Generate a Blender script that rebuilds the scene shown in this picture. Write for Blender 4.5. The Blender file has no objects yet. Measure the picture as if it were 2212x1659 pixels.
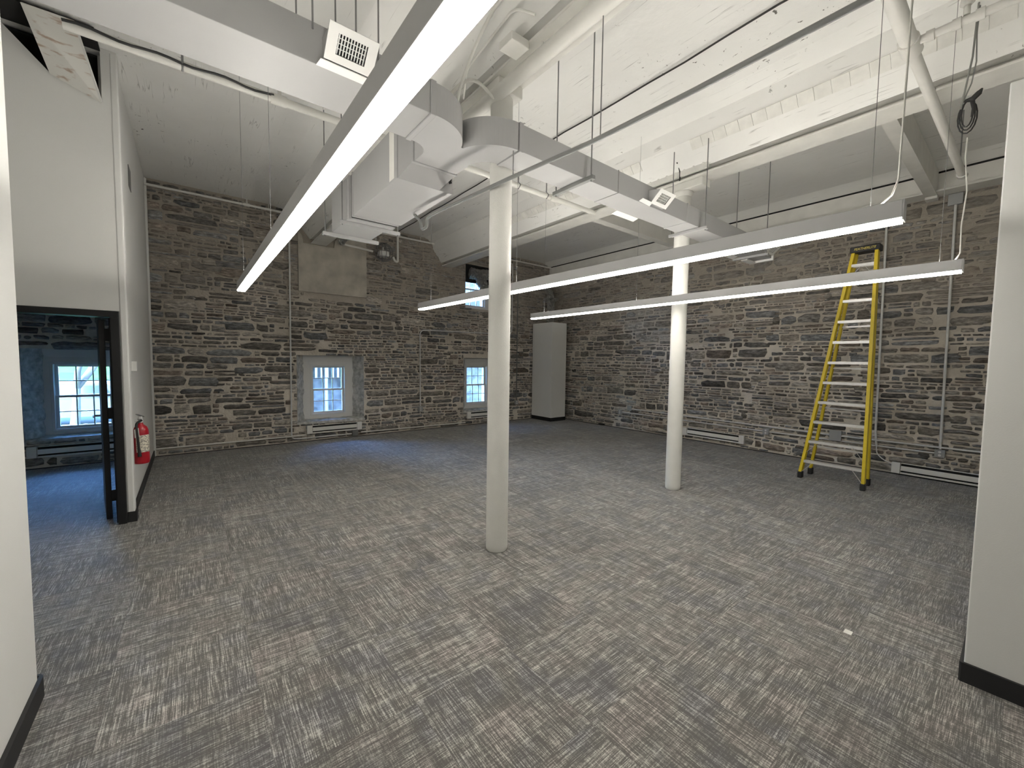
import bpy, bmesh, math, random
from mathutils import Vector, Matrix, noise

# ------------------------------------------------------------------ camera, sky, light, exposure
C = bpy.context.scene.collection
SC = bpy.context.scene
F_PX = 881.2
PITCH, ROLL, YAW = 0.0573961, 0.01361826, 0.9005822
CAM = Vector((0.0, 0.0, 1.7))
fwd0 = Vector((math.cos(YAW), math.sin(YAW), 0)); right0 = Vector((math.sin(YAW), -math.cos(YAW), 0)); up0 = Vector((0, 0, 1))
FW = fwd0 * math.cos(PITCH) - up0 * math.sin(PITCH)
U0 = up0 * math.cos(PITCH) + fwd0 * math.sin(PITCH)
RT = right0 * math.cos(ROLL) + U0 * math.sin(ROLL)
UP = U0 * math.cos(ROLL) - right0 * math.sin(ROLL)
cd = bpy.data.cameras.new('camera')
cd.sensor_fit = 'HORIZONTAL'; cd.sensor_width = 36.0; cd.lens = F_PX / 2212 * 36.0
cd.clip_start = 0.02; cd.clip_end = 300
cam = bpy.data.objects.new('camera', cd); C.objects.link(cam)
m = Matrix.Identity(4)
for i in range(3):
    m[i][0] = RT[i]; m[i][1] = UP[i]; m[i][2] = -FW[i]; m[i][3] = CAM[i]
cam.matrix_world = m
SC.camera = cam

W = bpy.data.worlds.new('sky'); SC.world = W; W.use_nodes = True
wn = W.node_tree.nodes; wl_ = W.node_tree.links; wn.clear()
sky = wn.new('ShaderNodeTexSky'); sky.sky_type = 'NISHITA'; sky.sun_disc = False
sky.sun_elevation = math.radians(38); sky.sun_rotation = math.radians(200); sky.air_density = 1.6; sky.dust_density = 1.0; sky.ozone_density = 2.0
bg = wn.new('ShaderNodeBackground'); bg.inputs['Strength'].default_value = 11.0
wo = wn.new('ShaderNodeOutputWorld')
wb = wn.new('ShaderNodeMixRGB'); wb.blend_type = 'MULTIPLY'; wb.inputs[0].default_value = 1.0; wb.inputs[2].default_value = (0.52, 0.80, 1.30, 1)   # the camera is balanced for the warm lamps, so the daylight reads blue
wl_.new(sky.outputs[0], wb.inputs[1]); wl_.new(wb.outputs[0], bg.inputs[0]); wl_.new(bg.outputs[0], wo.inputs[0])

LAMP_STRENGTH = 35.0
UPLIGHT_STRENGTH = 250.0
UPLENS_STRENGTH = 17.5
SC.view_settings.view_transform = 'Standard'; SC.view_settings.look = 'None'
SC.view_settings.exposure = 0.0; SC.view_settings.gamma = 1.0
SC.view_settings.use_curve_mapping = False
SC.cycles.max_bounces = 8; SC.cycles.diffuse_bounces = 6; SC.cycles.sample_clamp_indirect = 6.0

RND = random.Random(11)

# ------------------------------------------------------------------ materials
def mat(name):
    mt = bpy.data.materials.new(name); mt.use_nodes = True
    nt = mt.node_tree
    return mt, nt, nt.nodes, nt.links, nt.nodes['Principled BSDF']

def N(nodes, t, **k):
    n = nodes.new(t)
    for a, v in k.items():
        setattr(n, a, v)
    return n

def ramp(nodes, stops):
    r = nodes.new('ShaderNodeValToRGB'); e = r.color_ramp.elements
    e[0].position, e[0].color = stops[0][0], (*stops[0][1], 1)
    e[1].position, e[1].color = stops[-1][0], (*stops[-1][1], 1)
    for p, c in stops[1:-1]:
        x = e.new(p); x.color = (*c, 1)
    return r

def g(v): return (v, v, v)

def simple(name, col, rough=0.5, metal=0.0, var=0.06, scale=9.0, bump=0.0, bscale=60.0, spec=0.5):
    mt, nt, n, l, p = mat(name)
    tc = N(n, 'ShaderNodeTexCoord')
    ns = N(n, 'ShaderNodeTexNoise'); ns.inputs['Scale'].default_value = scale; ns.inputs['Detail'].default_value = 5
    l.new(tc.outputs['Object'], ns.inputs['Vector'])
    r = ramp(n, [(0.3, tuple(c * (1 - var) for c in col)), (0.7, tuple(min(1, c * (1 + var)) for c in col))])
    l.new(ns.outputs[0], r.inputs[0]); l.new(r.outputs[0], p.inputs['Base Color'])
    p.inputs['Roughness'].default_value = rough; p.inputs['Metallic'].default_value = metal
    p.inputs['Specular IOR Level'].default_value = spec
    if bump:
        nb = N(n, 'ShaderNodeTexNoise'); nb.inputs['Scale'].default_value = bscale; nb.inputs['Detail'].default_value = 6
        l.new(tc.outputs['Object'], nb.inputs['Vector'])
        b = N(n, 'ShaderNodeBump'); b.inputs['Strength'].default_value = bump; b.inputs['Distance'].default_value = 0.01
        l.new(nb.outputs[0], b.inputs['Height']); l.new(b.outputs[0], p.inputs['Normal'])
    return mt

M = {}
M['drywall'] = simple('white_painted_drywall', (0.74, 0.74, 0.72), 0.75, var=0.015, scale=2.0, bump=0.08, bscale=180, spec=0.25)
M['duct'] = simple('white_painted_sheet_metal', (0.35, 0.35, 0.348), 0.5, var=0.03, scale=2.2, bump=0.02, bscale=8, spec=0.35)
M['white'] = simple('white_enamel', (0.74, 0.74, 0.72), 0.4, var=0.02, scale=4)
M['steel'] = simple('painted_structural_steel', (0.72, 0.71, 0.67), 0.6, var=0.06, scale=5, bump=0.15, bscale=25, spec=0.3)
M['column'] = simple('painted_cast_iron', (0.66, 0.655, 0.62), 0.6, var=0.03, scale=8, bump=0.25, bscale=110, spec=0.3)
M['pipe'] = simple('white_painted_pipe', (0.70, 0.69, 0.65), 0.5, var=0.04, scale=6)
M['galv'] = simple('galvanised_conduit', (0.70, 0.70, 0.69), 0.42, 0.15, var=0.08, scale=14)
M['grey_pipe'] = simple('grey_painted_pipe', (0.17, 0.175, 0.17), 0.5, var=0.08, scale=6)
M['black'] = simple('black_rubber', (0.012, 0.012, 0.013), 0.55, var=0.1)
M['blackpaint'] = simple('black_painted_metal', (0.008, 0.008, 0.009), 0.45, var=0.1)
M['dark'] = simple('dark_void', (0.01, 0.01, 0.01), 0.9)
M['cable'] = simple('black_cable', (0.02, 0.02, 0.02), 0.6)
M['greycable'] = simple('grey_cable', (0.22, 0.22, 0.21), 0.6)
M['whitecable'] = simple('white_cable', (0.62, 0.61, 0.57), 0.55)
M['wire'] = simple('steel_wire', (0.22, 0.22, 0.22), 0.4, 0.5)
M['yellow'] = simple('yellow_fibreglass', (0.66, 0.50, 0.02), 0.45, var=0.07, scale=12)
M['alu'] = simple('brushed_aluminium', (0.72, 0.71, 0.69), 0.42, 0.55, var=0.05, scale=20)
M['lampbody'] = simple('grey_anodised_housing', (0.42, 0.42, 0.42), 0.5, 0.2, var=0.02, scale=10)
M['letter'] = simple('yellow_lettering', (0.75, 0.62, 0.12), 0.5)
M['red'] = simple('red_gloss_paint', (0.36, 0.008, 0.018), 0.28, var=0.05)
M['paper'] = simple('white_paper', (0.75, 0.74, 0.70), 0.8, var=0.02)
M['vinyl'] = simple('white_vinyl', (0.72, 0.72, 0.70), 0.4, var=0.02)
M['heater'] = simple('white_heater_enamel', (0.80, 0.79, 0.75), 0.4, var=0.02)
M['boxgrey'] = simple('grey_steel_box', (0.36, 0.37, 0.37), 0.45, 0.1)
M['cement'] = simple('cement_render', (0.45, 0.42, 0.365), 0.9, var=0.22, scale=3.5, bump=0.3, bscale=30, spec=0.2)
M['limewash'] = simple('limewashed_rubble', (0.46, 0.46, 0.44), 0.9, var=0.35, scale=14, bump=0.8, bscale=24, spec=0.2)
M['terracotta'] = simple('painted_terracotta', (0.78, 0.77, 0.73), 0.8, var=0.08, scale=9, bump=0.2, bscale=40, spec=0.2)
M['lawn'] = simple('lawn', (0.034, 0.085, 0.010), 0.95, var=0.35, scale=1.5, spec=0.05)
M['porch'] = simple('white_porch_paint', (0.16, 0.16, 0.16), 0.7, spec=0.15)
M['bark'] = simple('bark', (0.09, 0.075, 0.065), 0.9, var=0.2)
M['asphalt'] = simple('asphalt', (0.033, 0.033, 0.036), 0.9, var=0.2, spec=0.08)
M['facade'] = simple('grey_stone_facade', (0.055, 0.057, 0.060), 0.9, spec=0.1, var=0.5, scale=5, bump=0.5, bscale=8)
M['carpaint'] = simple('pale_car_paint', (0.07, 0.072, 0.075), 0.5, spec=0.15)
M['carglass'] = simple('dark_car_glass', (0.03, 0.035, 0.04), 0.1)

def foil():
    mt, nt, n, l, p = mat('crumpled_foil')
    p.inputs['Base Color'].default_value = (0.55, 0.545, 0.53, 1); p.inputs['Metallic'].default_value = 0.95
    p.inputs['Roughness'].default_value = 0.28
    tc = N(n, 'ShaderNodeTexCoord'); v = N(n, 'ShaderNodeTexVoronoi'); v.inputs['Scale'].default_value = 26
    l.new(tc.outputs['Object'], v.inputs['Vector'])
    b = N(n, 'ShaderNodeBump'); b.inputs['Strength'].default_value = 1.0; b.inputs['Distance'].default_value = 0.06
    l.new(v.outputs['Distance'], b.inputs['Height']); l.new(b.outputs[0], p.inputs['Normal'])
    return mt
M['foil'] = foil()

def glass():
    mt, nt, n, l, p = mat('window_glass'); n.remove(p)
    out = n['Material Output']
    tr = N(n, 'ShaderNodeBsdfTransparent'); tr.inputs[0].default_value = (0.93, 0.95, 0.97, 1)
    gl = N(n, 'ShaderNodeBsdfGlossy'); gl.inputs['Roughness'].default_value = 0.02
    fr = N(n, 'ShaderNodeFresnel'); fr.inputs['IOR'].default_value = 1.45
    mx = N(n, 'ShaderNodeMixShader')
    l.new(fr.outputs[0], mx.inputs[0]); l.new(tr.outputs[0], mx.inputs[1]); l.new(gl.outputs[0], mx.inputs[2]); l.new(mx.outputs[0], out.inputs[0])
    return mt
M['glass'] = glass()

def lens(name, strength):
    mt, nt, n, l, p = mat(name)
    p.inputs['Base Color'].default_value = (0.8, 0.8, 0.78, 1)
    p.inputs['Emission Color'].default_value = (1.0, 0.955, 0.875, 1)
    p.inputs['Emission Strength'].default_value = strength
    return mt
M['lens'] = lens('lit_lamp_lens', LAMP_STRENGTH); M['upridge'] = lens('added_uplight_ridge', UPLIGHT_STRENGTH); M['flatlens'] = lens('lit_uplight_lens', UPLENS_STRENGTH)

def ceiling_mat():
    mt, nt, n, l, p = mat('painted_concrete_ceiling')
    tc = N(n, 'ShaderNodeTexCoord')
    def nz(scale, detail=6, vec=None, dist=0.0, mp=None):
        x = N(n, 'ShaderNodeTexNoise'); x.inputs['Scale'].default_value = scale; x.inputs['Detail'].default_value = detail; x.inputs['Distortion'].default_value = dist
        if mp:
            q = N(n, 'ShaderNodeMapping'); q.inputs['Scale'].default_value = mp; l.new(tc.outputs['Object'], q.inputs[0]); l.new(q.outputs[0], x.inputs['Vector'])
        else:
            l.new(tc.outputs['Object'], x.inputs['Vector'])
        return x
    base = ramp(n, [(0.3, (0.82, 0.815, 0.79)), (0.7, (0.88, 0.875, 0.85))])
    a = nz(1.6); l.new(a.outputs[0], base.inputs[0])
    # dark flecks where the paint has come away, most of them in a few rough patches
    fl = nz(19, 3, dist=1.0); fr = ramp(n, [(0.68, g(0)), (0.72, g(1))]); l.new(fl.outputs[0], fr.inputs[0])
    pa = nz(0.9, 3); pr = ramp(n, [(0.52, g(0)), (0.64, g(1))]); l.new(pa.outputs[0], pr.inputs[0])
    # board marks and hairline cracks running along the bays
    cr = nz(1.0, 4, mp=(9.0, 0.35, 1.0), dist=0.15); crr = ramp(n, [(0.492, g(0)), (0.5, g(1)), (0.508, g(0))]); l.new(cr.outputs[0], crr.inputs[0])
    ck = nz(3.2, 3); ckr = ramp(n, [(0.5, g(0)), (0.62, g(1))]); l.new(ck.outputs[0], ckr.inputs[0])
    m1 = N(n, 'ShaderNodeMath', operation='MULTIPLY'); l.new(fr.outputs[0], m1.inputs[0]); l.new(pr.outputs[0], m1.inputs[1])
    m2 = N(n, 'ShaderNodeMath', operation='MULTIPLY'); l.new(crr.outputs[0], m2.inputs[0]); l.new(ckr.outputs[0], m2.inputs[1])
    m3 = N(n, 'ShaderNodeMath', operation='MULTIPLY'); l.new(m2.outputs[0], m3.inputs[0]); m3.inputs[1].default_value = 0.55
    mxv = N(n, 'ShaderNodeMath', operation='MAXIMUM'); l.new(m1.outputs[0], mxv.inputs[0]); l.new(m3.outputs[0], mxv.inputs[1])
    mc = N(n, 'ShaderNodeMixRGB'); l.new(mxv.outputs[0], mc.inputs[0]); l.new(base.outputs[0], mc.inputs[1]); mc.inputs[2].default_value = (0.17, 0.16, 0.145, 1)
    l.new(mc.outputs[0], p.inputs['Base Color'])
    p.inputs['Roughness'].default_value = 0.8; p.inputs['Specular IOR Level'].default_value = 0.2
    bm = nz(14, 8); b = N(n, 'ShaderNodeBump'); b.inputs['Strength'].default_value = 0.22; b.inputs['Distance'].default_value = 0.02
    l.new(bm.outputs[0], b.inputs['Height']); l.new(b.outputs[0], p.inputs['Normal'])
    return mt
M['ceiling'] = ceiling_mat()

def rust_mat():
    mt, nt, n, l, p = mat('rust_stained_white_panel')
    tc = N(n, 'ShaderNodeTexCoord')
    q = N(n, 'ShaderNodeMapping'); q.inputs['Scale'].default_value = (3, 11, 11); q.inputs['Rotation'].default_value = (0, 0, 0.5)
    l.new(tc.outputs['Object'], q.inputs[0])
    x = N(n, 'ShaderNodeTexNoise'); x.inputs['Scale'].default_value = 2.0; x.inputs['Detail'].default_value = 7; l.new(q.outputs[0], x.inputs['Vector'])
    r = ramp(n, [(0.57, (0.74, 0.73, 0.69)), (0.66, (0.52, 0.42, 0.35)), (0.80, (0.30, 0.21, 0.16))]); l.new(x.outputs[0], r.inputs[0])
    l.new(r.outputs[0], p.inputs['Base Color']); p.inputs['Roughness'].default_value = 0.8
    return mt
M['rust'] = rust_mat()

def stone_mat():
    mt, nt, n, l, p = mat('rubble_stone')
    tc = N(n, 'ShaderNodeTexCoord')
    at = N(n, 'ShaderNodeAttribute'); at.attribute_name = 'tint'
    geo = N(n, 'ShaderNodeNewGeometry')
    mp = N(n, 'ShaderNodeMapping'); mp.inputs['Scale'].default_value = (1, 1, 3.2); l.new(geo.outputs['Position'], mp.inputs[0])
    x = N(n, 'ShaderNodeTexNoise'); x.inputs['Scale'].default_value = 11; x.inputs['Detail'].default_value = 8; x.inputs['Roughness'].default_value = 0.65; l.new(mp.outputs[0], x.inputs['Vector'])
    r = ramp(n, [(0.30, g(0.35)), (0.5, g(0.95)), (0.70, g(1.9))]); l.new(x.outputs[0], r.inputs[0])
    mul = N(n, 'ShaderNodeMixRGB', blend_type='MULTIPLY'); mul.inputs[0].default_value = 1; l.new(at.outputs['Color'], mul.inputs[1]); l.new(r.outputs[0], mul.inputs[2])
    # lime mortar smeared over the faces; the vertex alpha says how much of the stone it covers
    s = N(n, 'ShaderNodeTexNoise'); s.inputs['Scale'].default_value = 5; s.inputs['Detail'].default_value = 7; s.inputs['Roughness'].default_value = 0.7; l.new(mp.outputs[0], s.inputs['Vector'])
    ad = N(n, 'ShaderNodeMath', operation='ADD'); l.new(s.outputs[0], ad.inputs[0]); l.new(at.outputs['Alpha'], ad.inputs[1])
    sr = ramp(n, [(0.62, g(0)), (0.95, g(0.85))]); l.new(ad.outputs[0], sr.inputs[0])
    mx = N(n, 'ShaderNodeMixRGB'); l.new(sr.outputs[0], mx.inputs[0]); l.new(mul.outputs[0], mx.inputs[1]); mx.inputs[2].default_value = (0.40, 0.365, 0.315, 1)
    l.new(mx.outputs[0], p.inputs['Base Color'])
    p.inputs['Roughness'].default_value = 0.85; p.inputs['Specular IOR Level'].default_value = 0.25
    b = N(n, 'ShaderNodeBump'); b.inputs['Strength'].default_value = 1.0; b.inputs['Distance'].default_value = 0.035
    l.new(x.outputs[0], b.inputs['Height']); l.new(b.outputs[0], p.inputs['Normal'])
    return mt
M['stone'] = stone_mat()

def mortar_mat():
    mt, nt, n, l, p = mat('lime_mortar')
    geo = N(n, 'ShaderNodeNewGeometry')
    x = N(n, 'ShaderNodeTexNoise'); x.inputs['Scale'].default_value = 2.2; x.inputs['Detail'].default_value = 8; l.new(geo.outputs['Position'], x.inputs['Vector'])
    r = ramp(n, [(0.3, (0.50, 0.455, 0.39)), (0.5, (0.67, 0.62, 0.54)), (0.7, (0.80, 0.745, 0.665))]); l.new(x.outputs[0], r.inputs[0])
    # the upper courses were pointed in a browner mortar
    sx = N(n, 'ShaderNodeSeparateXYZ'); l.new(geo.outputs['Position'], sx.inputs[0])
    y = N(n, 'ShaderNodeTexNoise'); y.inputs['Scale'].default_value = 0.8; y.inputs['Detail'].default_value = 5; l.new(geo.outputs['Position'], y.inputs['Vector'])
    ma = N(n, 'ShaderNodeMath', operation='MULTIPLY_ADD'); l.new(y.outputs[0], ma.inputs[0]); ma.inputs[1].default_value = 2.2; l.new(sx.outputs[2], ma.inputs[2])
    mr = N(n, 'ShaderNodeMapRange'); mr.inputs[1].default_value = 3.2; mr.inputs[2].default_value = 4.3; l.new(ma.outputs[0], mr.inputs[0])
    mx = N(n, 'ShaderNodeMixRGB'); l.new(mr.outputs[0], mx.inputs[0]); l.new(r.outputs[0], mx.inputs[1]); mx.inputs[2].default_value = (0.38, 0.345, 0.295, 1)
    l.new(mx.outputs[0], p.inputs['Base Color']); p.inputs['Roughness'].default_value = 0.95; p.inputs['Specular IOR Level'].default_value = 0.15
    z = N(n, 'ShaderNodeTexNoise'); z.inputs['Scale'].default_value = 26; z.inputs['Detail'].default_value = 7; l.new(geo.outputs['Position'], z.inputs['Vector'])
    b = N(n, 'ShaderNodeBump'); b.inputs['Strength'].default_value = 0.8; b.inputs['Distance'].default_value = 0.025
    l.new(z.outputs[0], b.inputs['Height']); l.new(b.outputs[0], p.inputs['Normal'])
    return mt
M['mortar'] = mortar_mat()

def carpet_mat():
    mt, nt, n, l, p = mat('woven_plaid_carpet')
    tc = N(n, 'ShaderNodeTexCoord'); oi = N(n, 'ShaderNodeObjectInfo')
    w = N(n, 'ShaderNodeMath', operation='MULTIPLY'); l.new(oi.outputs['Random'], w.inputs[0]); w.inputs[1].default_value = 73.0
    def nz(sc, detail=2.0, rough=0.5):
        q = N(n, 'ShaderNodeMapping'); q.inputs['Scale'].default_value = sc; l.new(tc.outputs['Object'], q.inputs[0])
        x = N(n, 'ShaderNodeTexNoise', noise_dimensions='4D'); x.inputs['Scale'].default_value = 1.0; x.inputs['Detail'].default_value = detail; x.inputs['Roughness'].default_value = rough
        l.new(q.outputs[0], x.inputs['Vector']); l.new(w.outputs[0], x.inputs['W'])
        return x
    ln = nz((9, 230, 1), 1.0)                     # fine threads along the tile
    lx = nz((190, 14, 1), 1.0)                    # fainter threads across it
    fk = nz((120, 260, 1), 1.0)                   # flecks
    b1 = nz((1.1, 26, 1), 3.0, 0.65)              # plaid bands one way
    b2 = nz((26, 1.1, 1), 3.0, 0.65)              # and the other
    bl = nz((5, 5, 1), 3.0)
    hu = nz((4.3, 4.3, 1), 2.0)
    def madd(x, k, y=None, c=0.0):
        q = N(n, 'ShaderNodeMath', operation='MULTIPLY_ADD'); l.new(x.outputs[0], q.inputs[0]); q.inputs[1].default_value = k
        if y is None: q.inputs[2].default_value = c
        else: l.new(y.outputs[0], q.inputs[2])
        return q
    v = madd(ln, 1.30, c=-1.31); v = madd(lx, 0.65, v); v = madd(fk, 0.60, v); v = madd(b1, 0.62, v); v = madd(b2, 0.55, v); v = madd(bl, 0.20, v)
    a2 = ramp(n, [(0.56, g(0)), (0.80, g(0.38)), (1.0, g(1))]); l.new(v.outputs[0], a2.inputs[0])
    dark = ramp(n, [(0.35, (0.108, 0.105, 0.106)), (0.5, (0.115, 0.110, 0.102)), (0.65, (0.124, 0.115, 0.106))]); l.new(hu.outputs[0], dark.inputs[0])
    lite = ramp(n, [(0.35, (0.47, 0.46, 0.45)), (0.5, (0.54, 0.525, 0.475)), (0.65, (0.54, 0.49, 0.455))]); l.new(hu.outputs[0], lite.inputs[0])
    mx = N(n, 'ShaderNodeMixRGB'); l.new(a2.outputs[0], mx.inputs[0]); l.new(dark.outputs[0], mx.inputs[1]); l.new(lite.outputs[0], mx.inputs[2])
    tone = N(n, 'ShaderNodeMapRange'); tone.inputs[3].default_value = 0.80; tone.inputs[4].default_value = 0.98; l.new(oi.outputs['Random'], tone.inputs[0])
    mu = N(n, 'ShaderNodeMixRGB', blend_type='MULTIPLY'); mu.inputs[0].default_value = 1; l.new(mx.outputs[0], mu.inputs[1]); l.new(tone.outputs[0], mu.inputs[2])
    l.new(mu.outputs[0], p.inputs['Base Color'])
    p.inputs['Roughness'].default_value = 0.75; p.inputs['Specular IOR Level'].default_value = 0.25
    p.inputs['Sheen Weight'].default_value = 0.25; p.inputs['Sheen Roughness'].default_value = 0.4
    b = N(n, 'ShaderNodeBump'); b.inputs['Strength'].default_value = 0.35; b.inputs['Distance'].default_value = 0.004
    l.new(a2.outputs[0], b.inputs['Height']); l.new(b.outputs[0], p.inputs['Normal'])
    return mt
M['carpet'] = carpet_mat()

def label_mat():
    mt, nt, n, l, p = mat('printed_extinguisher_label')
    tc = N(n, 'ShaderNodeTexCoord'); q = N(n, 'ShaderNodeMapping'); q.inputs['Scale'].default_value = (60, 60, 85); l.new(tc.outputs['Object'], q.inputs[0])
    x = N(n, 'ShaderNodeTexNoise'); x.inputs['Scale'].default_value = 1.0; x.inputs['Detail'].default_value = 3; l.new(q.outputs[0], x.inputs['Vector'])
    r = ramp(n, [(0.44, (0.30, 0.28, 0.24)), (0.52, (0.74, 0.70, 0.58))]); l.new(x.outputs[0], r.inputs[0]); l.new(r.outputs[0], p.inputs['Base Color'])
    return mt
M['label'] = label_mat()

# ------------------------------------------------------------------ mesh helpers
class MB:
    """Collects shapes in world coordinates; build() links them as ONE mesh object."""
    def __init__(s): s.v = []; s.f = []; s.sm = []
    def add(s, vs, fs, smooth=False):
        b = len(s.v); s.v += [tuple(x) for x in vs]; s.f += [tuple(i + b for i in q) for q in fs]; s.sm += [smooth] * len(fs); return s
    def from_bm(s, bm, smooth=False):
        bm.verts.index_update(); s.add([v.co for v in bm.verts], [[v.index for v in f.verts] for f in bm.faces], smooth); bm.free(); return s
    def box(s, x0, x1, y0, y1, z0, z1, bev=0.0, mtx=None, seg=2):
        x0, x1 = sorted((x0, x1)); y0, y1 = sorted((y0, y1)); z0, z1 = sorted((z0, z1))
        vs = [Vector(p) for p in ((x0, y0, z0), (x1, y0, z0), (x1, y1, z0), (x0, y1, z0), (x0, y0, z1), (x1, y0, z1), (x1, y1, z1), (x0, y1, z1))]
        fs = [(0, 3, 2, 1), (4, 5, 6, 7), (0, 1, 5, 4), (1, 2, 6, 5), (2, 3, 7, 6), (3, 0, 4, 7)]
        if mtx is not None: vs = [mtx @ q for q in vs]
        if not bev: return s.add(vs, fs)
        bm = bmesh.new(); bv = [bm.verts.new(q) for q in vs]
        for q in fs: bm.faces.new([bv[i] for i in q])
        bmesh.ops.bevel(bm, geom=list(bm.edges), offset=bev, segments=seg, affect='EDGES', profile=0.5)
        return s.from_bm(bm)
    def bar(s, p0, p1, w, h, up=(0, 0, 1), bev=0.0):
        """a bar of section w x h from p0 to p1"""
        p0, p1 = Vector(p0), Vector(p1); d = p1 - p0; L = d.length; z = d.normalized(); u = Vector(up)
        x = u.cross(z)
        if x.length < 1e-4: x = Vector((1, 0, 0)).cross(z)
        x.normalize(); y = z.cross(x)
        mt = Matrix(((x.x, y.x, z.x, p0.x), (x.y, y.y, z.y, p0.y), (x.z, y.z, z.z, p0.z), (0, 0, 0, 1)))
        return s.box(-w / 2, w / 2, -h / 2, h / 2, 0, L, bev, mt)
    def tube(s, pts, r, n=10, cap=True, r2=None):
        pts = [Vector(p) for p in pts]; rings = []; k = len(pts); prev = None
        for i, p in enumerate(pts):
            t = (pts[min(i + 1, k - 1)] - pts[max(i - 1, 0)]).normalized()
            if prev is None:
                a = Vector((0, 0, 1)) if abs(t.z) < 0.9 else Vector((1, 0, 0)); x = a.cross(t).normalized()
            else:
                x = (prev - t * prev.dot(t)).normalized()
            prev = x; y = t.cross(x)
            rr = r if r2 is None else r + (r2 - r) * i / max(1, k - 1)
            if isinstance(r, (list, tuple)): rr = r[i]
            rings.append([p + x * rr * math.cos(2 * math.pi * j / n) + y * rr * math.sin(2 * math.pi * j / n) for j in range(n)])
        vs = [q for ring in rings for q in ring]; fs = []
        for i in range(k - 1):
            for j in range(n):
                fs.append((i * n + j, i * n + (j + 1) % n, (i + 1) * n + (j + 1) % n, (i + 1) * n + j))
        s.add(vs, fs, True)
        if cap: s.add(rings[0], [tuple(range(n))[::-1]]); s.add(rings[-1], [tuple(range(n))])
        return s
    def lathe(s, cx, cy, prof, n=24, cap=True):
        vs = []; fs = []
        for r, z in prof:
            for j in range(n): vs.append((cx + r * math.cos(2 * math.pi * j / n), cy + r * math.sin(2 * math.pi * j / n), z))
        for i in range(len(prof) - 1):
            for j in range(n): fs.append((i * n + j, i * n + (j + 1) % n, (i + 1) * n + (j + 1) % n, (i + 1) * n + j))
        s.add(vs, fs, True)
        if cap:
            s.add(vs[:n], [tuple(range(n))[::-1]]); s.add(vs[-n:], [tuple(range(n))])
        return s
    def prism(s, poly, axis, a, b):
        """polygon in the plane across axis ('x': (y,z), 'y': (x,z), 'z': (x,y)) swept from a to b"""
        def mk(p, t): return {'x': (t, p[0], p[1]), 'y': (p[0], t, p[1]), 'z': (p[0], p[1], t)}[axis]
        bm = bmesh.new(); vs = [bm.verts.new(mk(p, a)) for p in poly]; f = bm.faces.new(vs)
        r = bmesh.ops.extrude_face_region(bm, geom=[f])
        d = Vector(mk((0, 0), b)) - Vector(mk((0, 0), a))
        bmesh.ops.translate(bm, vec=d, verts=[e for e in r['geom'] if isinstance(e, bmesh.types.BMVert)])
        bmesh.ops.triangulate(bm, faces=[q for q in bm.faces if len(q.verts) > 4]); bmesh.ops.recalc_face_normals(bm, faces=bm.faces)
        return s.from_bm(bm)
    def quad(s, a, b, c, d, t=0.0):
        """a four-cornered sheet of thickness t"""
        p = [Vector(q) for q in (a, b, c, d)]; nrm = (p[1] - p[0]).cross(p[3] - p[0]).normalized() * t
        vs = p + [q + nrm for q in p]
        return s.add(vs, [(3, 2, 1, 0), (4, 5, 6, 7), (0, 1, 5, 4), (1, 2, 6, 5), (2, 3, 7, 6), (3, 0, 4, 7)])
    def sphere(s, c, r, sx=1, sy=1, sz=1, u=12, v=8):
        bm = bmesh.new(); bmesh.ops.create_uvsphere(bm, u_segments=u, v_segments=v, radius=r)
        for q in bm.verts: q.co = Vector((q.co.x * sx + c[0], q.co.y * sy + c[1], q.co.z * sz + c[2]))
        return s.from_bm(bm, True)
    def build(s, name, material, parent=None, origin=None):
        if origin is None: origin = wloc(parent) if parent is not None else s.base()
        o3 = Vector(origin); me = bpy.data.meshes.new(name)
        me.from_pydata([tuple(Vector(q) - o3) for q in s.v], [], s.f); me.update()
        for p, q in zip(me.polygons, s.sm): p.use_smooth = q
        me.materials.append(material)
        o = bpy.data.objects.new(name, me); C.objects.link(o)
        if parent is not None: o.parent = parent; o.location = o3 - wloc(parent)
        else: o.location = o3
        return o
    def base(s):
        xs, ys, zs = zip(*s.v); return ((min(xs) + max(xs)) / 2, (min(ys) + max(ys)) / 2, min(zs))

def wloc(o):
    v = Vector((0, 0, 0))
    while o is not None: v = v + o.location; o = o.parent
    return v

def tag(o, label, cat, group=None):
    o['label'] = label; o['category'] = cat
    if group: o['group'] = group
    return o

def thing(name, label, cat, loc, group=None):
    o = bpy.data.objects.new(name, None); C.objects.link(o); o.location = loc; o.empty_display_size = 0.1
    return tag(o, label, cat, group)

def struct_empty(name, loc=(0, 0, 0)):
    o = bpy.data.objects.new(name, None); C.objects.link(o); o.location = loc; o['kind'] = 'structure'; return o

def struct(o): o['kind'] = 'structure'; return o
def stuff(o): o['kind'] = 'stuff'; return o

def copy_tree(o, delta=None, parent=None):
    c = o.copy(); C.objects.link(c)
    if parent is not None: c.parent = parent
    if delta is not None: c.location = Vector(o.location) + Vector(delta)
    for ch in list(o.children): copy_tree(ch, None, c)
    return c

def px(p):
    """where a world point falls in the 2212 x 1659 frame (used only to rank pieces by visible size)"""
    d = Vector(p) - CAM; z = d.dot(FW)
    if z < 0.05: return None
    return (1106 + F_PX * d.dot(RT) / z, 829.5 - F_PX * d.dot(UP) / z)

def inframe(p, mrg=40):
    q = px(p)
    return q is not None and -mrg < q[0] < 2212 + mrg and -mrg < q[1] < 1659 + mrg

# ------------------------------------------------------------------ room numbers
YW = 9.13      # window wall
XW = 8.79      # ladder wall
XL = -0.50     # white partition beside the window wall
ZC = 4.6
B1, B2 = 2.14, 5.105   # steel beams over the two columns

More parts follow.
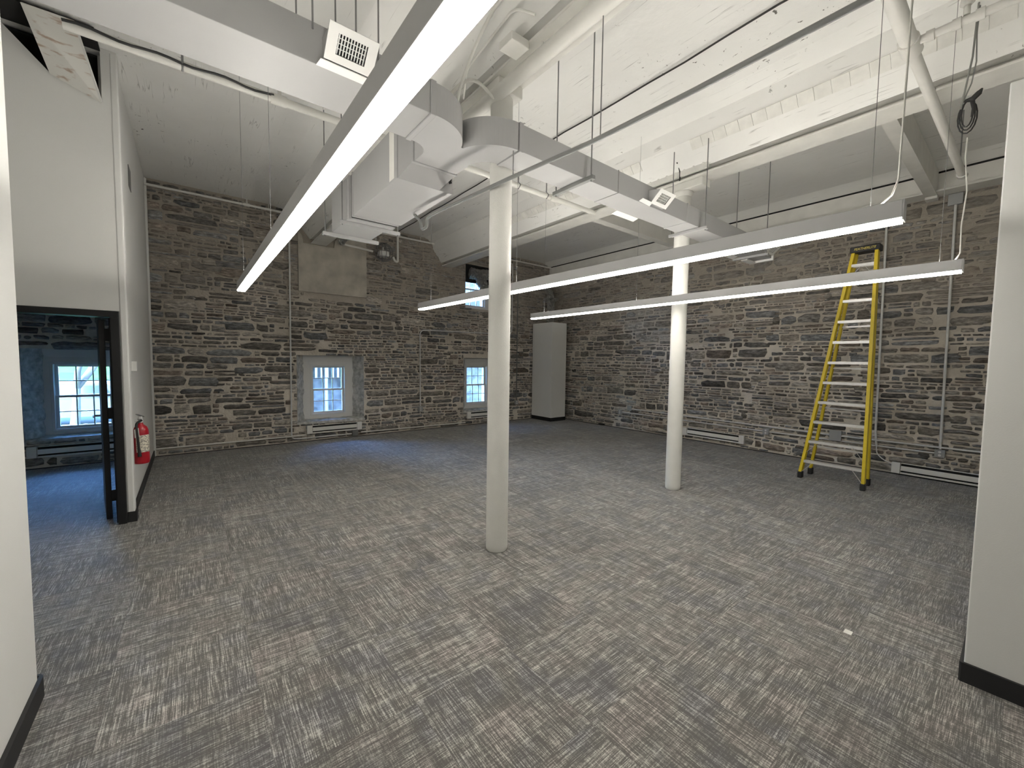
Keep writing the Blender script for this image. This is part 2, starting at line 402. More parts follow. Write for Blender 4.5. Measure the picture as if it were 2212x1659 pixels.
# ------------------------------------------------------------------ floor of carpet tiles
floor = struct(MB().box(-3.6, 9.2, -3.6, 9.5, -0.25, -0.008).build('floor', M['asphalt'], origin=(0, 0, 0)))
T = 0.602
bm = bmesh.new()
h = T / 2 - 0.0002
bmesh.ops.create_cube(bm, size=1.0)
for v in bm.verts: v.co = Vector((v.co.x * 2 * h, v.co.y * 2 * h, (v.co.z - 0.5) * 0.008))
tp = [e for e in bm.edges if all(v.co.z > -0.001 for v in e.verts)]
bmesh.ops.bevel(bm, geom=tp, offset=0.0006, segments=1, affect='EDGES')
tile_me = bpy.data.meshes.new('carpet_tile'); bm.to_mesh(tile_me); bm.free(); tile_me.materials.append(M['carpet'])
cells = []
for i in range(-7, 16):
    for j in range(-6, 16):
        x = 0.541 + i * T; y = 0.286 + j * T
        if x > XW - 0.02 or y > YW + 0.1: continue
        inside = x > -0.95 or 2.7 < y
        if not inside or x < -2.9: continue
        c3 = [(x + a * 0.3, y + b * 0.3, 0) for a in (-1, 0, 1) for b in (-1, 0, 1)]
        seen = any(inframe(q, 0) for q in c3)
        if x < -0.85 and y < 4.9: seen = False
        d = (Vector((x, y, 0)) - CAM).length
        cells.append((not seen, d, x, y, (i + j) % 2))
cells.sort()
rest = MB(); k = 0
for unseen, d, x, y, par in cells:
    if not unseen and k < 300:
        o = bpy.data.objects.new('carpet_tile', tile_me); C.objects.link(o); o.parent = floor; o.location = (x, y, 0)
        o.rotation_euler = (0, 0, (par + 2 * RND.randint(0, 1)) * math.pi / 2); k += 1
    else:
        rest.box(x - h, x + h, y - h, y + h, -0.008, 0)
if rest.v: stuff(rest.build('carpet_tile_field', M['carpet'], floor))

# ------------------------------------------------------------------ ceiling: shallow vaults between steel beams
def bay(x0, x1, zl, zr, crown=4.61):
    """soffit points of one bay from x0 to x1 (heights at the springings zl, zr)"""
    pts = []
    for k in range(0, 13):
        t = k / 12; zz = (zl * (1 - t) + zr * t); a = 4 * t * (1 - t); a = min(1.0, a * 3.2)
        pts.append((x0 + (x1 - x0) * t, zz + (crown - zz) * a))
    return pts
HA = [(0.415, 4.52), (0.365, 4.35), (0.285, 4.25), (0.255, 4.205), (0.155, 4.08)]
def haunch_left(c): return [(c - dx, z) for dx, z in HA] + [(c - 0.155, 4.10), (c - 0.02, 4.10)]
def haunch_right(c): return [(c + 0.02, 4.10), (c + 0.155, 4.10)] + [(c + dx, z) for dx, z in HA[::-1]]
prof = bay(-3.7, B1 - 0.42, 4.58, 4.53)[:-1] + haunch_left(B1) + haunch_right(B1) + bay(B1 + 0.42, B2 - 0.42, 4.53, 4.53)[1:-1] + haunch_left(B2) + haunch_right(B2) + bay(B2 + 0.42, 8.60, 4.53, 4.52)[1:] + [(9.2, 4.52)]
poly = prof + [(9.2, 5.0), (-3.7, 5.0)]
ceil = struct(MB().prism(poly, 'y', -3.7, 9.42).build('ceiling', M['ceiling'], origin=(0, 0, 0)))
# painted terracotta blocks showing along the near side of the beam over the second column
tl = MB()
slope = Vector((0.08, 0, -0.10)).normalized()
proto = None
yy = 0.18; kk = 0
while yy < 6.6:
    if not (2.55 < yy < 3.25):
        n_out = Vector((-0.78, 0, -0.62)) * (0.004 + 0.004 * RND.random())
        a = Vector((B2 - 0.368, yy + 0.003, 4.345)) + n_out; b = Vector((B2 - 0.288, yy + 0.003, 4.252)) + n_out
        t_ = Vector((0, 0.131, 0))
        q = MB().quad(a, b, b + t_, a + t_, 0.03)
        q.build('terracotta_block', M['terracotta'], ceil); kk += 1
    yy += 0.137

# steel beams
def i_beam(name, c, y0, y1, label):
    t = thing(name, label, 'beam', (c, (y0 + y1) / 2, 4.0))
    MB().box(c - 0.145, c + 0.145, y0, y1, 4.0, 4.022, 0.003).build('flange', M['steel'], t)
    MB().box(c - 0.012, c + 0.012, y0, y1, 4.0225, 4.098).build('web', M['steel'], t)
    return t
i_beam('steel_beam', B1, -3.6, YW - 0.02, 'white painted steel beam carried by the nearer round column, half hidden by ducts')
i_beam('steel_beam', B2, -3.6, YW - 0.02, 'white painted steel beam carried by the farther round column')
t = thing('steel_beam', 'white painted steel beam running along the top of the ladder wall', 'beam', (8.62, 4.6, 4.2))
MB().box(8.60, 8.63, -0.3, YW - 0.02, 4.225, 4.49).build('web', M['steel'], t)
MB().box(8.47, XW - 0.004, -0.3, YW - 0.02, 4.20, 4.2245, 0.003).build('flange', M['steel'], t)
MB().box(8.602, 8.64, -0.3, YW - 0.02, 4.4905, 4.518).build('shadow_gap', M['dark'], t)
t = thing('tie_beam', 'narrow white tie beam crossing the right bay in front of the ladder wall', 'beam', (7.0, 1.03, 4.18))
MB().box(5.28, 8.595, 0.952, 1.078, 4.185, 4.52).build('web', M['steel'], t)
MB().box(8.597, 8.775, 0.952, 1.078, 4.15, 4.198).build('seat_plate', M['steel'], t)
t = thing('tie_beam', 'white tie beam in the right bay beyond the duct', 'beam', (6.9, 4.5, 4.0))
MB().box(5.255, 7.60, 4.45, 4.55, 4.024, 4.56).build('web', M['steel'], t)
MB().box(5.255, 7.55, 4.43, 4.57, 4.0, 4.0235, 0.003).build('flange', M['steel'], t)
t = thing('ceiling_rib', 'shallow rough white rib across the left bay above the sprinkler pipe', 'beam', (0.7, 4.6, 4.5))
MB().box(-0.62, B1 - 0.42, 4.42, 4.80, 4.50, 4.62, 0.012).build('web', M['ceiling'], t)

# ------------------------------------------------------------------ rubble stone walls
def smooth01(x): x = max(0.0, min(1.0, x)); return x * x * (3 - 2 * x)
PAL = [(0.066, 0.062, 0.056), (0.078, 0.073, 0.066), (0.058, 0.059, 0.060), (0.092, 0.085, 0.074), (0.072, 0.069, 0.065), (0.084, 0.076, 0.066), (0.070, 0.072, 0.073), (0.080, 0.068, 0.058), (0.110, 0.103, 0.092), (0.050, 0.048, 0.045)]

def stone_mesh(P, u0, u1, v0, v1, prd, rnd):
    """one rubble stone filling a cell; P maps (u, v, out) to the room"""
    w, hgt = u1 - u0, v1 - v0
    n = 3 if w / hgt < 2.2 else 4
    def jit(a): return (rnd.random() - 0.5) * a
    top = [(u0 + w * (0.04 + 0.92 * k / n) + jit(w * 0.08), v1 - abs(jit(hgt * 0.20)) - (hgt * rnd.choice((0.05, 0.15, 0.32)) * rnd.random() if k in (0, n) else 0)) for k in range(n + 1)]
    bot = [(u0 + w * (0.04 + 0.92 * k / n) + jit(w * 0.08), v0 + abs(jit(hgt * 0.16)) + (hgt * rnd.choice((0.05, 0.15, 0.32)) * rnd.random() if k in (0, n) else 0)) for k in range(n + 1)]
    rot = jit(0.10) if w < 0.45 else jit(0.05)
    bow = jit(hgt * 0.22)
    def warp(p): return (p[0], min(v1 - 0.001, max(v0 + 0.001, p[1] + (p[0] - (u0 + u1) / 2) * rot + bow * (1 - (2 * (p[0] - u0) / w - 1) ** 2))))
    top = [warp(q) for q in top]; bot = [warp(q) for q in bot]
    lm = (u0 + jit(w * 0.03), (v0 + v1) / 2 + jit(hgt * 0.4)); rm = (u1 + jit(w * 0.03), (v0 + v1) / 2 + jit(hgt * 0.4))
    ring = bot + [rm] + top[::-1] + [lm]
    cu, cv = (u0 + u1) / 2, (v0 + v1) / 2
    ins = min(hgt * 0.16, 0.014)
    m_ = len(ring); vs = [P(a, b, -0.012) for a, b in ring]
    tilt = jit(0.012)
    for a, b in ring:
        dx, dy = cu - a, cv - b; L = math.hypot(dx, dy) or 1
        vs.append(P(a + dx / L * ins, b + dy / L * ins, prd * (0.55 + 0.45 * rnd.random()) + tilt * (b - cv) / hgt))
    mid = [(cu - w * 0.22, cv + jit(hgt * 0.2)), (cu + w * 0.22, cv + jit(hgt * 0.2))]
    i0 = len(vs); vs += [P(a, b, prd * (1.1 + 0.5 * rnd.random())) for a, b in mid]
    fs = [(i, (i + 1) % m_, m_ + (i + 1) % m_, m_ + i) for i in range(m_)]
    for i in range(m_):
        a, b = ring[i]; c, d = ring[(i + 1) % m_]
        k0 = i0 if a < cu else i0 + 1; k1 = i0 if c < cu else i0 + 1
        if k0 == k1: fs.append((m_ + i, m_ + (i + 1) % m_, k0))
        else: fs.append((m_ + i, m_ + (i + 1) % m_, k1, k0))
    return vs, fs

def in_rects(u0, u1, v0, v1, rects):
    segs = [(u0, u1)]
    for (a, b, c, d) in rects:
        ov = min(v1, d) - max(v0, c)
        if ov <= (v1 - v0) * 0.22: continue
        new = []
        for s0, s1 in segs:
            if b <= s0 or a >= s1: new.append((s0, s1)); continue
            if a > s0: new.append((s0, a))
            if b < s1: new.append((b, s1))
        segs = new
    return [q for q in segs if q[1] - q[0] > 0.055]

def coat(me, tint, alpha):
    ca = me.color_attributes.new('tint', 'FLOAT_COLOR', 'POINT')
    ca.data.foreach_set('color', [c for _ in range(len(me.vertices)) for c in (tint[0], tint[1], tint[2], alpha)])

def rubble(wall, P, nrm, ulo, uhi, vlo, vhi, rects, seed, smear, scale=1.0, limit=300):
    rnd = random.Random(seed); stones = []
    def wave(u, v): return 0.05 * noise.noise(Vector((u * 0.6, v * 1.3, seed))) + 0.018 * noise.noise(Vector((u * 2.3, v * 3.0, seed + 9)))
    v = vlo
    while v < vhi - 0.04:
        band = min(rnd.uniform(0.26, 0.46) * scale, vhi - v)
        if vhi - v - band < 0.12: band = vhi - v
        u = ulo - rnd.uniform(0, 0.4)
        while u < uhi:
            seg = rnd.uniform(0.7, 1.9) * scale
            layers = []; left = band
            while left > 0.045:
                r = rnd.random()
                hh = (rnd.uniform(0.035, 0.06) if r < 0.22 else rnd.uniform(0.06, 0.11) if r < 0.68 else rnd.uniform(0.11, 0.20)) * scale
                if left - hh < 0.045: hh = left
                layers.append(hh); left -= hh
            if left > 0 and layers: layers[-1] += left
            if not layers: layers = [band]
            vv = v
            for hh in layers:
                a = u + rnd.uniform(-0.16, 0.16); end = u + seg + rnd.uniform(-0.16, 0.16)
                while a < end - 0.05:
                    L = hh * rnd.choice((1.1, 1.6, 2.2, 2.8, 3.4, 4.6)) * rnd.uniform(0.8, 1.25)
                    L = max(0.09, min(0.75 * scale, L))
                    b = min(a + L, end)
                    if end - b < 0.08: b = end
                    jt = 0.004 + 0.006 * rnd.random()
                    c0, c1 = max(a, ulo) + jt, min(b, uhi) - jt
                    off = wave((a + b) / 2, vv + hh / 2)
                    q0, q1 = max(vlo + 0.004, vv + off + jt * 0.75), min(vhi - 0.004, vv + hh + off - jt * 0.75)
                    if c1 - c0 > 0.05 and q1 - q0 > 0.018:
                        parts = [(c0, c1, q0, q1)]; r2 = rnd.random()
                        if q1 - q0 > 0.075 and r2 < 0.22:
                            cut = q0 + (q1 - q0) * rnd.uniform(0.35, 0.65); parts = [(c0, c1, q0, cut - 0.004), (c0, c1, cut + 0.004, q1)]
                        elif q1 - q0 > 0.07 and c1 - c0 > 0.28 and r2 < 0.40:
                            xm = c1 - rnd.uniform(0.07, 0.12); cut = (q0 + q1) / 2; parts = [(c0, xm - 0.005, q0, q1), (xm + 0.005, c1, q0, cut - 0.004), (xm + 0.005, c1, cut + 0.004, q1)]
                        for p0_, p1_, p2_, p3_ in parts:
                            for s0, s1 in in_rects(p0_, p1_, p2_, p3_, rects): stones.append((s0, s1, p2_, p3_))
                    a = b
                vv += hh
            u += seg
        v += band
    ranked = []
    for st in stones:
        c = Vector(P((st[0] + st[1]) / 2, (st[2] + st[3]) / 2, 0)); d = c - CAM
        if not inframe(c, 10): ranked.append((0, st)); continue
        ranked.append(((st[1] - st[0]) * (st[3] - st[2]) * abs(d.normalized().dot(nrm)) / d.length_squared, st))
    ranked.sort(key=lambda q: -q[0])
    mb_v, mb_f, cols = [], [], []
    org = wloc(wall)
    for k, (sz, st) in enumerate(ranked):
        u, vv = (st[0] + st[1]) / 2, (st[2] + st[3]) / 2
        sm = smear(u, vv, rnd); prd = rnd.uniform(0.014, 0.036) * (1 - 0.4 * min(1, max(0, sm)))
        vs, fs = stone_mesh(P, *st, prd, rnd)
        t0 = rnd.choice(PAL); f = rnd.uniform(2.0, 5.2); tint = [c * f for c in t0]; al = 0.02 + 0.42 * sm
        if k < limit and sz > 0:
            o3 = Vector(P(u, vv, 0)); me = bpy.data.meshes.new('stone')
            me.from_pydata([tuple(Vector(q) - o3) for q in vs], [], fs); me.update(); coat(me, tint, al); me.materials.append(M['stone'])
            for p in me.polygons: p.use_smooth = True
            o = bpy.data.objects.new('stone', me); C.objects.link(o); o.parent = wall; o.location = o3 - org
        else:
            b = len(mb_v); mb_v += [tuple(Vector(q) - org) for q in vs]; mb_f += [tuple(i + b for i in q) for q in fs]; cols += [(*tint, al)] * len(vs)
    if mb_v:
        me = bpy.data.meshes.new('small_rubble'); me.from_pydata(mb_v, [], mb_f); me.update()
        ca = me.color_attributes.new('tint', 'FLOAT_COLOR', 'POINT'); ca.data.foreach_set('color', [x for c in cols for x in c]); me.materials.append(M['stone'])
        for p in me.polygons: p.use_smooth = True
        o = bpy.data.objects.new('small_rubble', me); C.objects.link(o); o.parent = wall; stuff(o)
    return len(stones)

# openings in the window wall: (x0, x1, z0, z1)
R1 = (1.70, 3.04, 0.365, 1.755); R2 = (5.615, 6.85, 0.345, 1.755); R3 = (-1.93, -0.72, 0.40, 1.785); R4 = (5.66, 6.60, 3.05, 4.18)
def pierced(mb, x0, x1, z0, z1, y0, y1, rects):
    xs = sorted({x0, x1, *[r[0] for r in rects], *[r[1] for r in rects]})
    for a, b in zip(xs, xs[1:]):
        zs = [z0]; holes = sorted((r[2], r[3]) for r in rects if r[0] <= a + 1e-6 and r[1] >= b - 1e-6)
        z = z0
        for h0, h1 in holes:
            if h0 > z: mb.box(a, b, y0, y1, z, h0)
            z = h1
        if z < z1: mb.box(a, b, y0, y1, z, z1)
    return mb

def window_wall(name, x0, x1, rects, units, seed, smear, extra=(), limit=300, zt=4.62):
    w = struct_empty(name, ((x0 + x1) / 2, YW, 0))
    mb = pierced(MB(), x0, x1, -0.2, zt, YW, YW + 0.27, rects)
    pierced(mb, x0, x1, -0.2, zt, YW + 0.271, YW + 0.55, units)
    mb.build('mortar_bed', M['mortar'], w)
    rubble(w, lambda u, v, o: (u, YW - o, v), Vector((0, 1, 0)), x0, x1, 0.0, zt - 0.03, list(rects) + list(extra), seed, smear, limit=limit)
    return w
def smear_win(u, v, rnd):
    s = smooth01((v - 2.35) / 1.1) * 0.62 + 0.25 * noise.noise(Vector((u * 0.7, v * 0.9, 3)))
    if v > 4.0 and u < 2.0: s *= 0.35
    if v < 1.9: s = 0.12 * (noise.noise(Vector((u, v, 8))) + 0.2)
    return max(-0.1, min(1, s + rnd.uniform(-0.15, 0.15)))
def smear_lad(u, v, rnd):
    s = smooth01((v - 2.1) / 1.2) * 0.62 + 0.3 * noise.noise(Vector((u * 0.8, v * 1.0, 5)))
    return max(-0.05, min(1, s + rnd.uniform(-0.15, 0.15)))
U1 = (2.00, 2.735, 0.475, 1.565); U2 = (5.83, 6.565, 0.475, 1.565); U3 = (-1.69, -0.96, 0.495, 1.585); U4 = (5.74, 6.475, 3.10, 4.10)
wall_back = window_wall('wall_back', XL - 0.05, XW + 0.3, [R1, R2, R4], [U1, U2, U4], 21, smear_win, extra=[(1.76, 3.1, 3.03, 4.62)])
wall_next = window_wall('wall_next_room', -3.6, XL - 0.051, [R3], [U3], 44, lambda u, v, r: r.uniform(-0.05, 0.3), limit=120)

wall_right = struct_empty('wall_right', (XW, 4.6, 0))
MB().box(XW, XW + 0.4, -1.0, YW, -0.2, 4.60).build('mortar_bed', M['mortar'], wall_right)
rubble(wall_right, lambda u, v, o: (XW - o, u, v), Vector((1, 0, 0)), 0.14, YW - 0.01, 0.0, 4.2, [], 77, smear_lad)

# ------------------------------------------------------------------ windows
def rough_jamb(name, parent, a0, a1, z0, z1, seed, mtl):
    """irregular limewashed side of a window recess from front edge a0 (x, y) to back edge a1"""
    nu, nv = 7, 26; vs = []; fs = []
    d = Vector((a1[0] - a0[0], a1[1] - a0[1], 0)); nr = Vector((-d.y, d.x, 0)).normalized()
    for j in range(nv):
        for i in range(nu):
            tt = i / (nu - 1); z = z0 + (z1 - z0) * j / (nv - 1)
            p = Vector((a0[0], a0[1], z)) + d * tt
            dis = 0.035 * noise.noise(Vector((tt * 1.2, z * 7, seed))) + 0.02 * noise.noise(Vector((tt * 5, z * 16, seed + 4)))
            vs.append(p + nr * dis)
    for j in range(nv - 1):
        for i in range(nu - 1):
            a = j * nu + i; fs.append((a, a + 1, a + nu + 1, a + nu))
    return MB().add(vs, fs, True).build(name, mtl, parent)

def make_window(name, R, Uu, seed, sashes=True):
    w = struct_empty(name, ((Uu[0] + Uu[1]) / 2, YW + 0.27, R[2]))
    x0, x1, z0, z1 = Uu; yb = YW + 0.27
    s = MB(); pierced(s, R[0] + 0.02, R[1] - 0.02, R[2] + 0.02, R[3] - 0.004, yb - 0.022, yb - 0.001, [Uu]); s.build('surround', M['drywall'], w)
    fr = MB(); tk = 0.038
    for bx in ((x0, x0 + tk, z0, z1), (x1 - tk, x1, z0, z1), (x0 + tk, x1 - tk, z1 - tk, z1), (x0 + tk, x1 - tk, z0, z0 + tk)): fr.box(bx[0], bx[1], yb - 0.03, yb + 0.10, bx[2], bx[3], 0.003)
    fr.box(x0 - 0.035, x1 + 0.035, yb - 0.036, yb - 0.0225, z1, z1 + 0.075, 0.003); fr.build('frame', M['vinyl'], w)
    zm = (z0 + z1) / 2
    for nm, a, b, yo in (('lower_sash', z0 + tk + 0.001, zm + 0.018, 0.03), ('upper_sash', zm - 0.018, z1 - tk - 0.001, 0.068)):
        xa, xb = x0 + tk + 0.001, x1 - tk - 0.001; st = 0.038; sm = MB(); y0, y1 = yb + yo, yb + yo + 0.034
        for bx in ((xa, xa + st, a, b), (xb - st, xb, a, b), (xa + st, xb - st, a, a + st), (xa + st, xb - st, b - st, b)): sm.box(bx[0], bx[1], y0, y1, bx[2], bx[3], 0.003)
        so = sm.build(nm, M['vinyl'], w)
        ia, ib, ja, jb = xa + st, xb - st, a + st, b - st
        for k in (1, 2):
            xx = ia + (ib - ia) * k / 3; MB().box(xx - 0.008, xx + 0.008, y0 + 0.006, y1 - 0.006, ja, jb).build('muntin', M['vinyl'], so)
        zz = (ja + jb) / 2; MB().box(ia, ib, y0 + 0.007, y1 - 0.007, zz - 0.008, zz + 0.008).build('muntin', M['vinyl'], so)
        for k in range(3):
            for q in range(2):
                xa2 = ia + (ib - ia) * k / 3; za2 = ja + (jb - ja) * q / 2
                MB().box(xa2 + 0.009, xa2 + (ib - ia) / 3 - 0.009, y0 + 0.014, y0 + 0.019, za2 + 0.009, za2 + (jb - ja) / 2 - 0.009).build('pane', M['glass'], so)
    if sashes:
        rough_jamb('jamb', w, (R[0], YW - 0.004), (R[0] + 0.17, yb - 0.023), R[2], R[3], seed, M['limewash'])
        rough_jamb('jamb', w, (R[1], YW - 0.004), (R[1] - 0.17, yb - 0.023), R[2], R[3], seed + 7, M['limewash'])
        # parged sill, uneven along its front edge
        vs = []; fs = []; nu = 26; nv = 5
        for j in range(nv):
            for i in range(nu):
                tt = i / (nu - 1); y = YW - 0.02 + (0.27) * j / (nv - 1)
                vs.append((R[0] - 0.01 + (R[1] - R[0] + 0.02) * tt, y + (0.012 * noise.noise(Vector((tt * 14, seed, 0))) if j == 0 else 0), R[2] + 0.018 + 0.025 * j / (nv - 1) + 0.012 * noise.noise(Vector((tt * 9, y * 9, seed)))))
        for i in range(nu): vs.append((vs[i][0], vs[i][1], R[2] - 0.035 + 0.012 * noise.noise(Vector((i * 0.6, 3, seed)))))
        for j in range(nv - 1):
            for i in range(nu - 1):
                a = j * nu + i; fs.append((a, a + 1, a + nu + 1, a + nu))
        for i in range(nu - 1): fs.append((nv * nu + i, nv * nu + i + 1, i + 1, i))
        MB().add(vs, fs, True).build('sill', M['limewash'], w)
    return w
make_window('window_1', R1, U1, 1); make_window('window_2', R2, U2, 2); make_window('window_3', R3, U3, 3); make_window('window_4', R4, U4, 4, False)

# ------------------------------------------------------------------ white partitions
struct(MB().box(-0.78, -0.622, -3.6, 2.965, 0, 4.6, 0.03, seg=3).build('wall_left', M['drywall'], origin=(-0.7, 0, 0)))
b = MB(); b.prism([(-0.6215, -3.6), (-0.605, -3.6), (-0.605, 2.955), (-0.62, 2.982), (-0.75, 2.985), (-0.75, 2.966), (-0.6215, 2.966)], 'z', 0.0, 0.105)
struct(b.build('baseboard_left', M['black']))
# partition with the door, its upper corner cut away beneath the ceiling
wl = MB()
wl.prism([(-2.6, 2.135), (-0.476, 2.135), (-0.476, 4.605), (-0.588, 4.605), (-0.588, 4.10), (-0.91, 4.23), (-1.25, 4.605), (-2.6, 4.605)], 'y', 5.62, 5.75)
wl.box(-0.527, -0.476, 5.62, 5.75, 0, 2.135); wl.box(-2.6, -1.60, 5.62, 5.75, 0, 2.135)
struct(wl.build('wall_door', M['drywall'], origin=(-0.9, 5.68, 0)))
wf = MB()
wf.box(-0.62, XL, 5.751, YW - 0.001, 0, 4.6); wf.box(XL - 0.0265, XL + 0.03, 5.6135, 5.7508, 0, 4.59, 0.012, seg=3)
struct(wf.build('wall_left_far', M['drywall'], origin=(XL, 7.4, 0)))
bb = MB(); bb.prism([(XL + 0.001, YW - 0.03), (XL + 0.016, YW - 0.03), (XL + 0.016, 5.76), (XL + 0.045, 5.745), (XL + 0.045, 5.606), (XL + 0.036, 5.599), (-0.526, 5.599), (-0.526, 5.6135), (XL + 0.0305, 5.6135), (XL + 0.0305, 5.752), (XL + 0.001, 5.752)], 'z', 0.0, 0.105)
struct(bb.build('baseboard_left_far', M['black']))
struct(MB().box(XL + 0.002, XL + 0.03, YW - 0.055, YW - 0.028, 0, 4.585, 0.004).build('trim_1', M['white']))
struct(MB().box(XL + 0.002, XL + 0.02, YW - 0.085, YW - 0.0555, 0, 4.585, 0.003).build('trim_2', M['white']))
# ceiling and sides of the next room, corridor end, walls behind the camera
struct(MB().box(-3.6, -0.621, 5.76, YW - 0.03, 2.95, 3.0).build('ceiling_next_room', M['drywall']))
struct(MB().box(-3.7, -3.6, 2.0, YW, 0, 4.6).build('wall_next_left', M['drywall']))
struct(MB().box(-3.6, -0.781, 2.0, 2.1, 0, 4.6).build('wall_corridor', M['drywall']))
struct(MB().box(-0.9, 9.2, -3.7, -3.6, 0, 4.6).build('wall_front', M['drywall']))
# partition that ends in the white pier at the right edge
struct(MB().box(3.252, XW, -0.9, 0.13, 0, 3.12, 0.006).build('wall_right_near', M['drywall'], origin=(6, -0.3, 0)))
br = MB(); br.prism([(3.2515, -0.9), (3.236, -0.9), (3.236, 0.138), (3.242, 0.146), (8.45, 0.146), (8.45, 0.1315), (3.2515, 0.1315)], 'z', 0.0, 0.105)
struct(br.build('baseboard_right', M['black']))
struct(MB().box(3.30, XW, -0.88, -0.8, 3.121, 4.62).build('wall_right_upper', M['drywall']))
struct(MB().box(5.2, 5.3, -3.6, -0.91, 0, 4.6).build('wall_side', M['drywall']))

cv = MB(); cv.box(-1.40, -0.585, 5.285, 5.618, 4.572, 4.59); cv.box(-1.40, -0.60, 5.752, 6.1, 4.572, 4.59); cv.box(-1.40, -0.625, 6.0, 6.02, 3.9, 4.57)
struct(cv.build('void_shade_plates', M['dark']))  # added dark plates paint in the black shade of the corner void
# stained sloping panel at the cut corner of the partition
t = thing('sloping_panel', 'rust stained white panel sloping from the ceiling to the notched white partition', 'panel', (-0.8, 5.45, 4.1))
a, b_, c_, d_ = Vector((-0.585, 5.612, 4.10)), Vector((-0.91, 5.612, 4.232)), Vector((-1.0, 5.27, 4.575)), Vector((-0.70, 5.26, 4.575))
MB().quad(a, b_, c_, d_, -0.02).build('face', M['rust'], t)
MB().bar(a + (d_ - a) * 0.02 + Vector((0, -0.012, -0.012)), d_ + Vector((0, -0.012, -0.012)), 0.014, 0.014).build('edge_bead', M['white'], t)

# ------------------------------------------------------------------ door
dr = struct_empty('door_1', (-1.06, 5.62, 0))
f = MB()
f.box(-0.592, -0.5275, 5.575, 5.77, 0, 2.07, 0.003); f.box(-1.595, -1.53, 5.575, 5.77, 0, 2.07, 0.003); f.box(-1.595, -0.5275, 5.575, 5.77, 2.071, 2.13, 0.003)
f.box(-0.612, -0.5925, 5.66, 5.69, 0, 2.065); f.build('frame', M['blackpaint'], dr)
ang = math.atan2(0.985, -0.135)
hinge = Vector((-0.655, 5.79, 0)); ux = Vector((math.cos(ang), math.sin(ang), 0)); uy = Vector((-ux.y, ux.x, 0))
mt = Matrix(((ux.x, uy.x, 0, hinge.x), (ux.y, uy.y, 0, hinge.y), (0, 0, 1, 0), (0, 0, 0, 1)))
leaf = MB().box(0.01, 0.92, 0.0, 0.045, 0.012, 2.055, 0.003, mt).build('leaf', M['blackpaint'], dr)
hd = MB()
for s_ in (-0.055, 0.1):
    q0 = hinge + ux * 0.86 + uy * (0.0225 + (s_ - 0.0225) * 1.0) + Vector((0, 0, 1.0)); hd.tube([hinge + ux * 0.86 + uy * 0.0225 + Vector((0, 0, 1.0)), q0], 0.012, 10); hd.tube([q0, q0 - ux * 0.12], 0.010, 10)
hd.build('handle', M['galv'], leaf)
for z in (0.2, 1.05, 1.85):
    q = MB(); q.tube([(-0.628, 5.785, z), (-0.628, 5.785, z + 0.115)], 0.012, 10); q.box(-0.655, -0.5925, 5.772, 5.784, z, z + 0.115); q.build('hinge', M['blackpaint'], dr)

# ------------------------------------------------------------------ columns
def column(name, x, y, top, label):
    t = thing(name, label, 'column', (x, y, 0))
    MB().lathe(x, y, [(0.088, 0.0), (0.096, 0.012), (0.0975, 0.05), (0.0965, 2.0), (0.095, top - 0.02), (0.095, top)], 36).build('shaft', M['column'], t)
    return t
c1 = column('round_column', 2.143, 2.895, 3.90, 'white painted round iron column in the foreground, below the bend of the duct')
MB().box(2.143 - 0.125, 2.143 + 0.125, 2.895 - 0.125, 2.895 + 0.125, 3.902, 3.998, 0.006).build('cap_plate', M['steel'], c1)
c2 = column('round_column', 5.101, 2.90, 3.90, 'white painted round iron column between the first one and the yellow ladder')
MB().lathe(5.101, 2.90, [(0.097, 3.84), (0.118, 3.875), (0.118, 3.90)], 30).build('collar', M['steel'], c2)
MB().box(5.0, 5.2, 2.60, 3.20, 3.902, 3.998, 0.008).build('cap_bracket', M['steel'], c2)
sp = MB().box(4.925, 4.949, 2.50, 3.35, 4.045, 4.175, 0.002).build('splice_plate', M['steel'], c2)
for k in range(7): MB().sphere((4.924, 2.56 + k * 0.12, 4.11), 0.014, 0.6, 1, 1, 8, 5).build('rivet', M['steel'], sp)

# ------------------------------------------------------------------ boxed chase in the far corner
t = thing('corner_chase', 'grey white boxed chase standing in the far corner with black base', 'chase', (8.22, 8.68, 0))
MB().box(7.935, 8.50, 8.24, YW - 0.07, 0.0, 2.78, 0.004).build('casing', M['drywall'], t)
MB().prism([(7.925, 8.23), (8.51, 8.23), (8.51, YW - 0.075), (8.501, YW - 0.075), (8.501, 8.239), (7.934, 8.239), (7.934, YW - 0.075), (7.925, YW - 0.075)], 'z', 0.0, 0.105).build('base', M['black'], t)
def foil_duct(mb, path, r, seed, n=20, steps=26):
    pts = []
    for i in range(steps + 1):
        tt = i / steps * (len(path) - 1); k = min(int(tt), len(path) - 2); fr = tt - k
        pts.append(Vector(path[k]).lerp(Vector(path[k + 1]), fr))
    rr = [r * (1 + 0.10 * noise.noise(Vector((i * 0.9, seed, 0))) + (0.05 if i % 2 else -0.02)) for i in range(len(pts))]
    b0 = len(mb.v); mb.tube(pts, rr, n)
    for i in range(b0, len(mb.v)):
        q = Vector(mb.v[i]); mb.v[i] = tuple(q + 0.03 * Vector((noise.noise(q * 9), noise.noise(q * 9 + Vector((5, 0, 0))), noise.noise(q * 9 + Vector((0, 7, 0))))))
    return mb
t = thing('foil_duct', 'crumpled silver foil duct rising from the top of the corner chase', 'duct', (8.12, 8.55, 2.78))
foil_duct(MB(), [(8.12, 8.52, 2.815), (8.13, 8.52, 3.15), (8.14, 8.53, 3.42)], 0.10, 3).build('sleeve', M['foil'], t)
k_ = MB()
for a in range(7):
    an = a * 0.9; k_.sphere((8.14 + 0.15 * math.cos(an), 8.53 + 0.15 * math.sin(an), 3.45 + 0.05 * math.sin(a * 2.1)), 0.075, 1.25, 1, 0.6, 7, 5)
k_.build('gathered_end', M['foil'], t)
